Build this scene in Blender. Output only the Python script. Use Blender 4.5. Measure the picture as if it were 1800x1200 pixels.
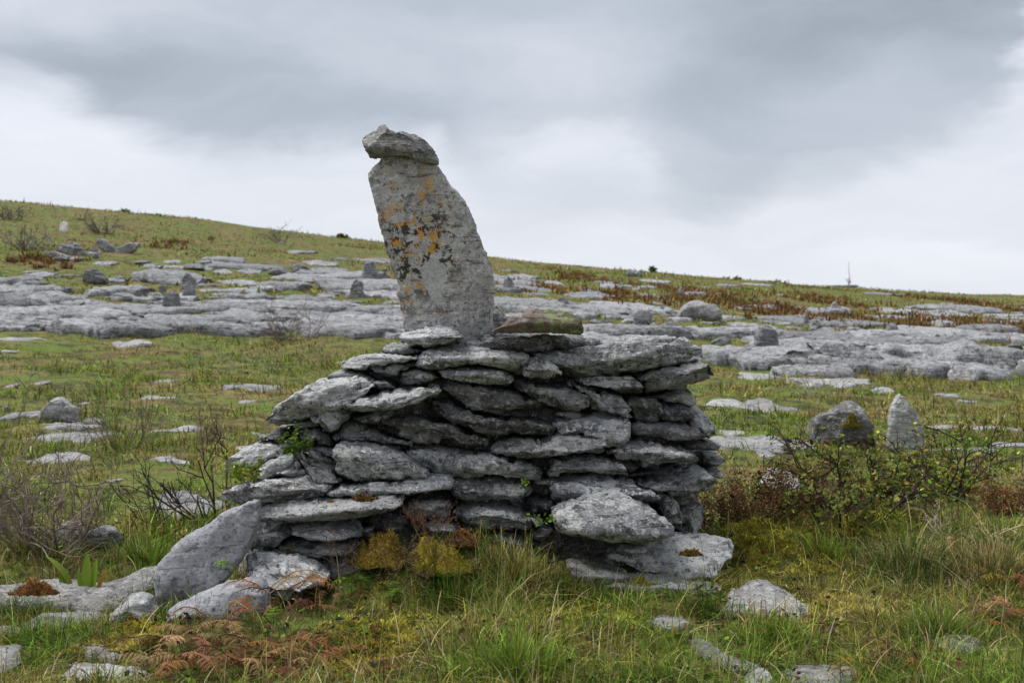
import bpy, math, random
import numpy as np
R = math.radians
for o in list(bpy.data.objects): bpy.data.objects.remove(o)
scene = bpy.context.scene
COL = scene.collection
rng = np.random.default_rng(7)
random.seed(7)

# ------------------------------------------------------------------ camera
FPX, CXP, CYP, HORIZON = 2500.0, 900.0, 600.0, 560.0
CAMZ = 1.5
PITCH = math.atan((CYP-HORIZON)/FPX)
cam_d = bpy.data.cameras.new('camera'); cam = bpy.data.objects.new('camera', cam_d); COL.objects.link(cam)
cam_d.sensor_width = 36.0; cam_d.lens = 36.0*FPX/1800.0
cam_d.clip_start = 0.05; cam_d.clip_end = 9000
cam.location = (0, 0, CAMZ); cam.rotation_euler = (R(90)-PITCH, 0, 0)
cam_d.dof.use_dof = True; cam_d.dof.focus_distance = 7.8; cam_d.dof.aperture_fstop = 5.0
scene.camera = cam

# ------------------------------------------------------------------ sky and sun
SUN_ELEV, SUN_AZ = 60.0, -75.0      # azimuth measured from +Y (view direction), negative = left
w = bpy.data.worlds.new('World'); scene.world = w; w.use_nodes = True
nt = w.node_tree; nt.nodes.clear()

class E:
    """tiny expression builder on shader math nodes"""
    def __init__(s, tree, v): s.t, s.v = tree, v
    def _op(s, op, o=None, c=None):
        n = s.t.nodes.new('ShaderNodeMath'); n.operation = op
        for i, a in enumerate((s, o, c)):
            if a is None: continue
            a = a.v if isinstance(a, E) else a
            if isinstance(a, (int, float)): n.inputs[i].default_value = a
            else: s.t.links.new(a, n.inputs[i])
        return E(s.t, n.outputs[0])
    def __add__(s, o): return s._op('ADD', o)
    def __sub__(s, o): return s._op('SUBTRACT', o)
    def __mul__(s, o): return s._op('MULTIPLY', o)
    def __truediv__(s, o): return s._op('DIVIDE', o)
    def gauss(s, t2, u0, v0, su, sv):
        a = (s-u0)*(1.0/su); b = (t2-v0)*(1.0/sv)
        return ((a*a+b*b)*-1.0)._op('EXPONENT')

def N(tree, kind, **kw):
    n = tree.nodes.new(kind)
    for k, v in kw.items():
        if k.startswith('_'): setattr(n, k[1:], v)
        else: n.inputs[k].default_value = v
    return n

tc = nt.nodes.new('ShaderNodeTexCoord'); sp = nt.nodes.new('ShaderNodeSeparateXYZ')
nt.links.new(tc.outputs['Generated'], sp.inputs[0])
X, Y, Z = (E(nt, sp.outputs[i]) for i in range(3))
U = X._op('ARCTAN2', Y)*2500.0 + 900.0
V = (Z._op('ARCSINE')*-2500.0) + 560.0
def sky_noise(su, sv, det, rough, off=0.0):
    c_ = nt.nodes.new('ShaderNodeCombineXYZ')
    nt.links.new((U*(1/su)+off).v, c_.inputs[0]); nt.links.new((V*(1/sv)+off*1.7).v, c_.inputs[1])
    n_ = N(nt, 'ShaderNodeTexNoise', Scale=1.0, Detail=det, Roughness=rough, Distortion=0.35); nt.links.new(c_.outputs[0], n_.inputs['Vector'])
    return E(nt, n_.outputs['Fac'])-0.5
def smooth(e, lo, hi):
    n_ = nt.nodes.new('ShaderNodeMapRange'); n_.interpolation_type = 'SMOOTHSTEP'
    n_.inputs['From Min'].default_value = lo; n_.inputs['From Max'].default_value = hi; nt.links.new(e.v, n_.inputs['Value']); return E(nt, n_.outputs[0])
wu, wv_ = sky_noise(330., 150., 5., .55, 3.1), sky_noise(300., 130., 5., .55, 9.3)
U0, V0 = U, V
U = U0+wu*260.0; V = V0+wv_*150.0
def bump_u(u0, su): a_ = (U-u0)*(1/su); return ((a_*a_)*-1.0)._op('EXPONENT')
# lower rim of the cloud deck (picture rows), sagging here and torn open there
edge = V*-1.0+245.0
for u0, su, k in [(-40, 240, -85), (420, 190, 45), (870, 60, 75), (1030, 110, -40), (1230, 130, 120), (1480, 170, 80), (1840, 130, -270)]:
    edge = edge+bump_u(u0, su)*k
deck = smooth(edge, -40.0, 50.0)
dark = sky_noise(520., 210., 6., .52, 1.7)*0.42+0.595
for (u0, v0, su, sv, k) in [(1510, 50, 340, 150, -0.22), (720, 5, 300, 45, -0.06), (120, 150, 300, 55, -0.10), (620, 225, 330, 60, -0.09), (1250, 240, 200, 90, -0.05),
        (220, 60, 330, 50, 0.05), (1000, 130, 330, 40, 0.04), (1020, 260, 110, 60, 0.10)]:
    dark = dark+U.gauss(V, u0, v0, su, sv)*k
lite = sky_noise(420., 90., 5., .5, 6.6)*0.22+0.775
for (u0, v0, su, sv, k) in [(1100, 345, 260, 40, -0.10), (60, 270, 300, 50, 0.05), (1700, 470, 300, 40, 0.04)]:
    lite = lite+U.gauss(V, u0, v0, su, sv)*k
B = dark*deck+lite*(deck*-1.0+1.0)
B = B._op('MAXIMUM', 0.2)._op('MINIMUM', 0.9)
ramp = nt.nodes.new('ShaderNodeValToRGB'); nt.links.new(B.v, ramp.inputs[0])
cr = ramp.color_ramp
cr.elements[0].position = 0.2; cr.elements[0].color = (0.175, 0.200, 0.240, 1)
cr.elements[1].position = 0.9; cr.elements[1].color = (0.875, 0.892, 0.965, 1)
e_ = cr.elements.new(0.5); e_.color = (0.455, 0.503, 0.575, 1)
skyn = N(nt, 'ShaderNodeTexSky', _sky_type='NISHITA', _sun_disc=False, _sun_elevation=R(SUN_ELEV), _sun_rotation=R(SUN_AZ))
bg1 = nt.nodes.new('ShaderNodeBackground'); bg1.inputs['Strength'].default_value = 0.06
nt.links.new(skyn.outputs[0], bg1.inputs['Color'])
bg2 = nt.nodes.new('ShaderNodeBackground'); bg2.inputs['Strength'].default_value = 0.42
nt.links.new(ramp.outputs[0], bg2.inputs['Color'])
mx = nt.nodes.new('ShaderNodeMixShader'); mx.inputs[0].default_value = 0.94
nt.links.new(bg1.outputs[0], mx.inputs[1]); nt.links.new(bg2.outputs[0], mx.inputs[2])
wo = nt.nodes.new('ShaderNodeOutputWorld'); nt.links.new(mx.outputs[0], wo.inputs['Surface'])

sun_d = bpy.data.lights.new('sun', 'SUN'); sun_d.energy = 1.5; sun_d.angle = R(45); sun_d.color = (1.0, 0.985, 0.965)
sun = bpy.data.objects.new('sun', sun_d); COL.objects.link(sun)
sun.rotation_euler = (R(90-SUN_ELEV), 0, R(180-SUN_AZ)); sun.location = (0, 0, 30)
vs = scene.view_settings
vs.view_transform = 'Standard'; vs.look = 'None'; vs.gamma = 1.0; vs.use_curve_mapping = False
vs.exposure = 1.35
scene.render.engine = 'CYCLES'

# ------------------------------------------------------------------ numpy noise
def _h(ix, iy, iz, seed):
    h = (ix.astype(np.int64)*374761393 + iy.astype(np.int64)*668265263 + iz.astype(np.int64)*2147483647 + seed*1274126177) & 0xffffffff
    h = ((h ^ (h >> 13))*1274126177) & 0xffffffff
    return ((h ^ (h >> 16)) & 0xffff)/65535.0*2-1
def vnoise(p, seed=0):
    i = np.floor(p); f = p-i; f = f*f*f*(f*(f*6-15)+10); i = i.astype(np.int64)
    r = 0
    for a in (0, 1):
        wa = f[:, 0] if a else 1-f[:, 0]
        for b in (0, 1):
            wb = f[:, 1] if b else 1-f[:, 1]
            for c in (0, 1):
                wc = f[:, 2] if c else 1-f[:, 2]
                r = r + wa*wb*wc*_h(i[:, 0]+a, i[:, 1]+b, i[:, 2]+c, seed)
    return r
def fbm(p, oct=4, seed=0, gain=0.5):
    s, a = 0, 1.0
    for k in range(oct):
        s = s + a*vnoise(p*(2.03**k), seed+k*17); a *= gain
    return s
def fbm2(x, y, sc, oct=3, seed=0):
    x = np.asarray(x, float); y = np.asarray(y, float); sh = np.broadcast(x, y).shape
    x, y = np.broadcast_arrays(x, y)
    return fbm(np.stack([x.ravel()/sc, y.ravel()/sc, np.full(x.size, 0.37)], 1), oct, seed).reshape(sh)

# ------------------------------------------------------------------ terrain
def unproj(px, py, Yd):
    px = np.asarray(px, float); py = np.asarray(py, float)
    c, s = math.cos(PITCH), math.sin(PITCH)
    du = (CYP-py)/FPX
    dy = c + s*du; dz = -s + c*du; dx = (px-CXP)/FPX
    k = Yd/dy
    return dx*k, Yd+0*dx*k, CAMZ+dz*k
_tp = np.array([-700, 0, 450, 900, 1350, 1800, 2500.])
_ty = np.array([0.5, 8, 14, 20, 28, 38, 46, 56, 80, 120, 160, 400, 1500, 6000.])
_tz = np.array([   # rows: depth, cols: _tp
 [0]*7, [0]*7, [0]*7, [.12, .10, .07, .05, .03, .02, 0],
 [.55, .45, .32, .22, .16, .12, .08], [1.25, 1.02, .85, .60, .40, .16, .1],
 [2.3, 1.9, 1.65, 1.25, 1.0, .78, .6], [3.7, 3.2, 2.8, 2.1, 1.65, 1.30, 1.0],
 [7.3, 6.6, 5.3, 3.7, 2.75, 2.05, 1.6], [13.6, 12.3, 9.7, 6.5, 4.75, 3.35, 2.6],
 [14, 12.6, 9.9, 6.5, 4.6, 3.3, 2.5], [12, 10, 8, 5, 3.5, 2.5, 2], [5, 4, 3, 2, 1, 0, 0], [-20]*7], float)
_gl = np.linspace(math.log(0.5), math.log(6000), 500)
_gp = np.linspace(-700, 2500, 90)
_rows = np.stack([np.interp(_gp, _tp, r) for r in _tz])
_G = np.stack([np.interp(_gl, np.log(_ty), _rows[:, j]) for j in range(len(_gp))], 1)
for _ in range(3):
    k = 7
    _G = np.stack([np.convolve(np.pad(_G[:, j], k, mode='edge'), np.ones(2*k+1)/(2*k+1), 'valid') for j in range(len(_gp))], 1)
    k = 4
    _G = np.stack([np.convolve(np.pad(_G[i], k, mode='edge'), np.ones(2*k+1)/(2*k+1), 'valid') for i in range(len(_gl))], 0)
HUMPS = [  # px, depth, sigma x, sigma y, height
 (850, 7.75, .42, .40, .24), (690, 7.55, .30, .25, .14), (1500, 9.3, .75, .55, .26), (1330, 8.7, .35, .4, .14), (1750, 8.3, .5, .6, .13),
 (950, 6.4, .6, .5, .05), (480, 6.6, .45, .35, .07), (1650, 6.6, .5, .4, .05), (60, 8.6, .8, .5, .10), (330, 9.6, .7, .6, .06), (250, 15, 1.2, 1., .12)]
def terrain(x, y):
    x = np.asarray(x, float); y = np.asarray(y, float)
    x, y = np.broadcast_arrays(x, y)
    yy = np.clip(y, 0.6, 5900)
    u = np.clip(x/yy*FPX+CXP, -699, 2499)
    fi = (np.log(yy)-_gl[0])/(_gl[1]-_gl[0]); fj = (u-_gp[0])/(_gp[1]-_gp[0])
    i = np.clip(fi.astype(int), 0, len(_gl)-2); j = np.clip(fj.astype(int), 0, len(_gp)-2)
    a = np.clip(fi-i, 0, 1); b = np.clip(fj-j, 0, 1)
    z = (_G[i, j]*(1-a)+_G[i+1, j]*a)*(1-b)+(_G[i, j+1]*(1-a)+_G[i+1, j+1]*a)*b
    for (hp, hy, sx, sy, hh) in HUMPS:
        hx = (hp-CXP)/FPX*hy
        z = z + hh*np.exp(-((x-hx)/sx)**2-((y-hy)/sy)**2)
    z = z + 0.05*fbm2(x, y, 0.6, 2, 5) + 0.05*fbm2(x, y, 3.1, 2, 9)
    z = z + np.clip((y-10)/8, 0, 1)*np.clip((60-y)/20, 0, 1)*.10*fbm2(x, y, 1.5, 2, 33)
    far = np.clip((y-40)/60, 0, 1)
    z = z + far*0.35*fbm2(x, y, 11., 3, 21)
    return z
def ground_hit(px, py, y0=3.0, y1=150.0):
    ys = np.exp(np.linspace(math.log(y0), math.log(y1), 700))
    x, _, z = unproj(px, py, ys)
    d = z-terrain(x, ys)
    k = np.where(d < 0)[0]
    if len(k) == 0: return ground_hit(px, py+4, y0, y1) if py < 600 else None
    k = k[0]
    if k == 0: Yd = ys[0]
    else: Yd = ys[k-1]+(ys[k]-ys[k-1])*d[k-1]/(d[k-1]-d[k])
    x, _, z = unproj(px, py, Yd)
    return float(x), float(Yd), float(z)

# ------------------------------------------------------------------ object helpers
def link(o, parent=None):
    COL.objects.link(o)
    if parent: o.parent = parent
    return o
def tag(o, label=None, cat=None, group=None, kind=None):
    if label: o['label'] = label
    if cat: o['category'] = cat
    if group: o['group'] = group
    if kind: o['kind'] = kind
    return o
def empty(name, loc):
    o = bpy.data.objects.new(name, None); o.location = loc; o.empty_display_size = 0.05
    return link(o)
def np_mesh(name, co, tris=None, quads=None, col=None, smooth=True):
    me = bpy.data.meshes.new(name)
    co = np.asarray(co, np.float32); me.vertices.add(len(co)); me.vertices.foreach_set('co', co.ravel())
    nt_ = 0 if tris is None else len(tris); nq = 0 if quads is None else len(quads)
    idx = np.concatenate([np.asarray(a, np.int32).ravel() for a in (quads, tris) if a is not None and len(a)])
    me.loops.add(len(idx)); me.loops.foreach_set('vertex_index', idx)
    ls = np.concatenate([np.arange(nq)*4, nq*4+np.arange(nt_)*3]).astype(np.int32)
    me.polygons.add(nq+nt_); me.polygons.foreach_set('loop_start', ls)
    me.polygons.foreach_set('use_smooth', np.full(nq+nt_, smooth))
    if col is not None:
        col = np.asarray(col, np.float32)
        if col.shape[1] == 3: col = np.concatenate([col, np.ones((len(col), 1), np.float32)], 1)
        at = me.color_attributes.new('Col', 'FLOAT_COLOR', 'POINT'); at.data.foreach_set('color', col.ravel())
    me.update(calc_edges=True)
    return me
def mesh_obj(name, me, mat, parent=None, loc=None):
    o = bpy.data.objects.new(name, me); me.materials.append(mat)
    if loc is not None: o.location = loc
    return link(o, parent)

# ------------------------------------------------------------------ materials
def new_mat(name):
    m = bpy.data.materials.new(name); m.use_nodes = True; t = m.node_tree
    b = t.nodes['Principled BSDF']; b.inputs['Roughness'].default_value = 0.92
    b.inputs['Specular IOR Level'].default_value = 0.25
    return m, t, b
def mixc(t, fac, a, b):
    n = t.nodes.new('ShaderNodeMix'); n.data_type = 'RGBA'
    for s, v in ((0, fac), (6, a), (7, b)):
        if isinstance(v, tuple): n.inputs[s].default_value = (*v, 1)
        elif isinstance(v, (int, float)): n.inputs[s].default_value = v
        else: t.links.new(v, n.inputs[s])
    return n.outputs[2]
def ramp_(t, src, lo, hi):
    n = t.nodes.new('ShaderNodeMapRange'); n.interpolation_type = 'SMOOTHSTEP'
    n.inputs['From Min'].default_value = lo; n.inputs['From Max'].default_value = hi
    t.links.new(src, n.inputs['Value']); return n.outputs[0]
def noise_(t, vec, scale, det=4, rough=.55, dist=0.0):
    n = N(t, 'ShaderNodeTexNoise', Scale=scale, Detail=det, Roughness=rough, Distortion=dist)
    t.links.new(vec, n.inputs['Vector']); return n.outputs['Fac']
def rock_mat(name, dark=(.14, .14, .14), light=(.30, .295, .29), white=.5, black=.5, orange=0.0, sc=1.0, strata=1.0,
             tint=None, bump=1.0, warm=0.2, moss=0.0, var=.75):
    m, t, b = new_mat(name)
    tc = t.nodes.new('ShaderNodeTexCoord'); oi = t.nodes.new('ShaderNodeObjectInfo')
    ad = t.nodes.new('ShaderNodeVectorMath'); ad.operation = 'MULTIPLY_ADD'
    cmb = t.nodes.new('ShaderNodeCombineXYZ')
    for i, k in enumerate((31.0, 17.0, 23.0)):
        mm = N(t, 'ShaderNodeMath', _operation='MULTIPLY'); mm.inputs[1].default_value = k
        t.links.new(oi.outputs['Random'], mm.inputs[0]); t.links.new(mm.outputs[0], cmb.inputs[i])
    ad.inputs[1].default_value = (1/sc,)*3
    t.links.new(tc.outputs['Object'], ad.inputs[0]); t.links.new(cmb.outputs[0], ad.inputs[2])
    P = ad.outputs[0]
    st = t.nodes.new('ShaderNodeMapping'); st.inputs['Scale'].default_value = (.75, .75, 6.0); t.links.new(P, st.inputs[0])
    big = noise_(t, P, 3.2, 3, .5); mid = noise_(t, P, 11, 5, .62); fine = noise_(t, P, 60, 4, .65)
    stn = noise_(t, st.outputs[0], 7.0, 5, .62, .6)
    c = mixc(t, ramp_(t, mid, .32, .70), dark, light)
    c = mixc(t, ramp_(t, big, .42, .66), c, tuple(0.55*a+0.45*d for a, d in zip(light, dark)))
    # brownish weather stain
    wn = noise_(t, P, 4.6, 4, .6, .4)
    mxn = N(t, 'ShaderNodeMath', _operation='MULTIPLY'); t.links.new(ramp_(t, wn, .52, .72), mxn.inputs[0]); mxn.inputs[1].default_value = warm
    c = mixc(t, mxn.outputs[0], c, (.19, .155, .12))
    # dark crevice lichen along strata
    bn = N(t, 'ShaderNodeMath', _operation='MULTIPLY'); t.links.new(ramp_(t, stn, .565, .65), bn.inputs[0]); bn.inputs[1].default_value = black
    c = mixc(t, bn.outputs[0], c, (.045, .045, .045))
    # pale crustose lichen blotches with crisp ragged rims
    lm = E(t, noise_(t, P, 6.0, 9, .68, .35)) + (E(t, noise_(t, P, 2.1, 2, .5))-.5)*.35
    wm = N(t, 'ShaderNodeMath', _operation='MULTIPLY'); t.links.new(ramp_(t, lm.v, .545, .572), wm.inputs[0]); t.links.new(((E(t, oi.outputs['Random'])*3.77)._op('FRACT')*(.9*white)+.25*white).v, wm.inputs[1])
    c = mixc(t, wm.outputs[0], c, (.53, .525, .505))
    l2 = noise_(t, P, 19.0, 8, .7, .3)
    wm2 = N(t, 'ShaderNodeMath', _operation='MULTIPLY'); t.links.new(ramp_(t, l2, .572, .592), wm2.inputs[0]); wm2.inputs[1].default_value = white*1.1
    c = mixc(t, wm2.outputs[0], c, (.56, .56, .54))
    l3 = noise_(t, P, 13.0, 8, .7, .3)
    bm2 = N(t, 'ShaderNodeMath', _operation='MULTIPLY'); t.links.new(ramp_(t, l3, .425, .40), bm2.inputs[0]); bm2.inputs[1].default_value = black
    c = mixc(t, bm2.outputs[0], c, (.06, .058, .055))
    sp_ = N(t, 'ShaderNodeMath', _operation='MULTIPLY'); t.links.new(ramp_(t, fine, .58, .66), sp_.inputs[0]); sp_.inputs[1].default_value = white*.95
    c = mixc(t, sp_.outputs[0], c, (.63, .625, .60))
    sp2 = N(t, 'ShaderNodeMath', _operation='MULTIPLY'); t.links.new(ramp_(t, fine, .42, .34), sp2.inputs[0]); sp2.inputs[1].default_value = min(1, black*1.2)
    c = mixc(t, sp2.outputs[0], c, (.04, .04, .04))
    if orange > 0:
        on = noise_(t, P, 9.5, 9, .72, .4)
        om = N(t, 'ShaderNodeMath', _operation='MULTIPLY'); t.links.new(ramp_(t, on, .53, .55), om.inputs[0])
        # grows in a band from the upper left to the lower middle of the stone
        sx = t.nodes.new('ShaderNodeSeparateXYZ'); t.links.new(tc.outputs['Object'], sx.inputs[0])
        ox, oz = E(t, sx.outputs[0]), E(t, sx.outputs[2])
        g1 = ox.gauss(oz, -.10, .02, .17, .30); g2 = ox.gauss(oz, .02, .38, .14, .14)
        g = g1 + g2*.22
        t.links.new(((g*1.8)._op('MINIMUM', 1.0)*orange).v, om.inputs[1])
        c = mixc(t, om.outputs[0], c, (.55, .28, .045))
        kn = noise_(t, P, 15.0, 8, .72, .3)
        km = N(t, 'ShaderNodeMath', _operation='MULTIPLY'); t.links.new(ramp_(t, kn, .525, .54), km.inputs[0])
        t.links.new(((ox.gauss(oz, -.06, .0, .24, .26)*1.9)._op('MINIMUM', 1.0)).v, km.inputs[1])
        c = mixc(t, km.outputs[0], c, (.03, .03, .022))
        pn = ox.gauss(oz, .03, -.17, .10, .17) + ox.gauss(oz, .17, .02, .05, .05)*.9 + ox.gauss(oz, -.22, -.32, .06, .06)
        pm = pn + E(t, noise_(t, P, 16, 4, .6))*0.9
        c = mixc(t, ramp_(t, pm.v, 1.02, 1.10), c, mixc(t, ramp_(t, fine, .35, .65), (.36, .36, .36), (.52, .52, .52)))
    if moss > 0:
        sx = t.nodes.new('ShaderNodeSeparateXYZ'); t.links.new(tc.outputs['Object'], sx.inputs[0])
        gx = E(t, sx.outputs[0]) + (E(t, mid)-.5)*.8 + (E(t, fine)-.5)*.3 + E(t, sx.outputs[2])*-.6
        c = mixc(t, ramp_(t, gx.v, -.02, .06), c, (.24, .27, .13))
        gx2 = gx + (E(t, noise_(t, P, 14, 4, .6))-.5)*.5
        c = mixc(t, ramp_(t, gx2.v, .10, .16), c, (.13, .12, .07))
    hsv = t.nodes.new('ShaderNodeHueSaturation'); rv = E(t, oi.outputs['Random'])
    t.links.new(((rv*7.31)._op('FRACT')*var+1.0-.5*var).v, hsv.inputs['Value']); t.links.new(c, hsv.inputs['Color']); c = hsv.outputs[0]
    c = mixc(t, ((rv*13.7)._op('FRACT')*.12*min(1, warm*3)).v, c, (.25, .21, .17))
    t.links.new(c, b.inputs['Base Color'])
    bs = E(t, mid)*.5 + E(t, fine)*.28 + E(t, stn)*(.9*strata)
    bp = t.nodes.new('ShaderNodeBump'); bp.inputs['Strength'].default_value = 1.0*bump; bp.inputs['Distance'].default_value = .035*sc
    t.links.new(bs.v, bp.inputs['Height']); t.links.new(bp.outputs[0], b.inputs['Normal'])
    return m
M = {}
M['rock'] = rock_mat('weathered limestone', dark=(.13, .13, .13), light=(.40, .40, .405), black=.85, white=.95)
M['rock_pale'] = rock_mat('pale weathered limestone', dark=(.23, .23, .232), light=(.51, .51, .515), white=.95, black=.85)
M['rock_dark'] = rock_mat('dark limestone', dark=(.085, .083, .082), light=(.26, .255, .252), white=.85, black=.7)
M['rock_smooth'] = rock_mat('smooth blue grey limestone', dark=(.19, .19, .205), light=(.33, .33, .35), white=.3, black=.6, strata=.25, bump=.8, warm=.08, var=.1)
M['rock_stand'] = rock_mat('lichened standing limestone', dark=(.23, .22, .225), light=(.53, .515, .51), white=1.0, black=.75, orange=1.0, strata=.1, warm=.4, bump=.6, var=.05)
M['rock_red'] = rock_mat('reddish algae stone', dark=(.12, .09, .072), light=(.29, .22, .18), white=.35, black=.5, moss=1, warm=.3, var=.1)
M['rock_ground'] = rock_mat('ground limestone', dark=(.17, .165, .16), light=(.35, .34, .33), white=.5, black=.75, warm=.4)
M['rock_far'] = rock_mat('pavement limestone', dark=(.17, .17, .175), light=(.43, .43, .445), white=.6, black=.85, sc=2.2, warm=.15, bump=1.6, var=.45)
M['rock_mid'] = rock_mat('meadow limestone', dark=(.19, .185, .18), light=(.38, .375, .37), white=.45, black=.5, sc=2.0, warm=.25, var=.4)

M['rock_boulder'] = rock_mat('dark field boulder', dark=(.07, .068, .067), light=(.19, .186, .183), white=.5, black=.7, var=.05)  # darker stone of the single boulder, its own colour
M['rock_cap'] = rock_mat('grey cap stone', dark=(.11, .106, .10), light=(.30, .295, .285), white=.5, black=.7, var=.05, strata=.6)
M['rock_point'] = rock_mat('pale pointed stone', dark=(.30, .295, .29), light=(.52, .515, .50), white=.7, black=.35, warm=.2)
M['white_rock'] = rock_mat('lichen white stone', dark=(.60, .60, .60), light=(.80, .80, .80), white=.6, black=.2, sc=2., warm=.1)
def plant_mat(name, trans):
    m, t, b = new_mat(name)
    a = t.nodes.new('ShaderNodeAttribute'); a.attribute_name = 'Col'
    t.links.new(a.outputs['Color'], b.inputs['Base Color']); b.inputs['Roughness'].default_value = .75; b.inputs['Specular IOR Level'].default_value = .08
    if trans:
        tr = t.nodes.new('ShaderNodeBsdfTranslucent'); t.links.new(a.outputs['Color'], tr.inputs['Color'])
        mx = t.nodes.new('ShaderNodeMixShader'); mx.inputs[0].default_value = trans
        t.links.new(b.outputs[0], mx.inputs[1]); t.links.new(tr.outputs[0], mx.inputs[2])
        t.links.new(mx.outputs[0], t.nodes['Material Output'].inputs['Surface'])
    return m
M['leaf'] = plant_mat('leaf', .22)
M['twig'] = plant_mat('twig bark', 0)
def ground_mat():
    m, t, b = new_mat('turf soil')
    tc = t.nodes.new('ShaderNodeTexCoord'); P = tc.outputs['Object']
    a = noise_(t, P, .40, 5, .6); d = noise_(t, P, 2.6, 6, .68); f = noise_(t, P, 16, 5, .7); g = noise_(t, P, .9, 5, .65, .4)
    c = mixc(t, ramp_(t, d, .40, .58), (.038, .048, .012), (.17, .17, .036))
    c = mixc(t, ramp_(t, g, .50, .60), c, (.105, .165, .018))
    c = mixc(t, ramp_(t, a, .47, .58), c, mixc(t, ramp_(t, d, .40, .60), (.085, .062, .022), (.22, .175, .055)))
    c = mixc(t, ramp_(t, f, .53, .64), c, (.075, .052, .022))
    c = mixc(t, ramp_(t, f, .42, .34), c, (.22, .20, .055))
    t.links.new(c, b.inputs['Base Color'])
    bp = t.nodes.new('ShaderNodeBump'); bp.inputs['Strength'].default_value = .8; bp.inputs['Distance'].default_value = .05
    t.links.new((E(t, f)+E(t, d)).v, bp.inputs['Height']); t.links.new(bp.outputs[0], b.inputs['Normal'])
    return m
M['ground'] = ground_mat()
def moss_mat():
    m, t, b = new_mat('moss body'); a = t.nodes.new('ShaderNodeAttribute'); a.attribute_name = 'Col'
    tc = t.nodes.new('ShaderNodeTexCoord'); f = noise_(t, tc.outputs['Object'], 110, 4, .7); g = noise_(t, tc.outputs['Object'], 22, 4, .65)
    mu = t.nodes.new('ShaderNodeMix'); mu.data_type = 'RGBA'; mu.blend_type = 'MULTIPLY'; mu.inputs[0].default_value = 1
    t.links.new(a.outputs['Color'], mu.inputs[6]); t.links.new(mixc(t, ramp_(t, (E(t, f)*.6+E(t, g)*.4).v, .36, .62), (.35, .30, .25), (1.25, 1.2, 1.0)), mu.inputs[7])
    t.links.new(mu.outputs[2], b.inputs['Base Color']); bp = t.nodes.new('ShaderNodeBump'); bp.inputs['Distance'].default_value = .02
    t.links.new((E(t, f)*.5+E(t, g)).v, bp.inputs['Height']); t.links.new(bp.outputs[0], b.inputs['Normal']); return m
M['moss'] = moss_mat()

# ------------------------------------------------------------------ ground sheet
def _axis(dense, far, step, grow):
    a = list(np.arange(dense[0], dense[1]+1e-6, step)); s = step
    while a[-1] < far[1]: s *= grow; a.append(a[-1]+s)
    s = step
    while a[0] > far[0]: s *= grow; a.insert(0, a[0]-s)
    return np.array(a)
gx = _axis((-3.2, 3.2), (-4000, 4000), .08, 1.08)
gy = _axis((5.0, 10.5), (-1500, 6000), .08, 1.04)
GX, GY = np.meshgrid(gx, gy); GZ = terrain(GX, GY)
nx, ny = len(gx), len(gy)
ii = (np.arange(ny-1)[:, None]*nx+np.arange(nx-1)[None]).ravel()
ground = mesh_obj('ground', np_mesh('ground', np.stack([GX, GY, GZ], -1).reshape(-1, 3), quads=np.stack([ii, ii+1, ii+nx+1, ii+nx], 1)), M['ground'])
tag(ground, 'turf covered ground rising to a low hill', None, None, 'structure')

# ------------------------------------------------------------------ masks that keep grass off stone
class Mask:
    def __init__(s, x0, x1, y0, y1, r):
        s.x0, s.y0, s.r = x0, y0, r; s.a = np.zeros((int((y1-y0)/r)+1, int((x1-x0)/r)+1), bool)
    def poly(s, P):
        P = np.asarray(P, float); i0 = np.floor((P.min(0)-[s.x0, s.y0])/s.r).astype(int); i1 = np.ceil((P.max(0)-[s.x0, s.y0])/s.r).astype(int)+1
        i0 = np.clip(i0, 0, [s.a.shape[1]-1, s.a.shape[0]-1]); i1 = np.clip(i1, 0, [s.a.shape[1], s.a.shape[0]])
        if (i1 <= i0).any(): return
        xx, yy = np.meshgrid(s.x0+(np.arange(i0[0], i1[0])+.5)*s.r, s.y0+(np.arange(i0[1], i1[1])+.5)*s.r)
        ins = np.zeros(xx.shape, bool)
        for k in range(len(P)):
            (ax, ay), (bx, by) = P[k], P[k-1]
            cond = (ay > yy) != (by > yy)
            ins ^= cond & (xx < (bx-ax)*(yy-ay)/(by-ay+1e-12)+ax)
        s.a[i0[1]:i1[1], i0[0]:i1[0]] |= ins
    def hit(s, x, y):
        i = ((x-s.x0)/s.r).astype(int); j = ((y-s.y0)/s.r).astype(int)
        ok = (i >= 0) & (j >= 0) & (i < s.a.shape[1]) & (j < s.a.shape[0])
        r = np.zeros(len(x), bool); r[ok] = s.a[j[ok], i[ok]]; return r
near_mask = Mask(-7, 7, 4, 20, .02); far_mask = Mask(-70, 70, 18, 140, .1)
def mask_poly(P):
    near_mask.poly(P); far_mask.poly(P)
def masked(x, y): return near_mask.hit(x, y) | far_mask.hit(x, y)

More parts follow.
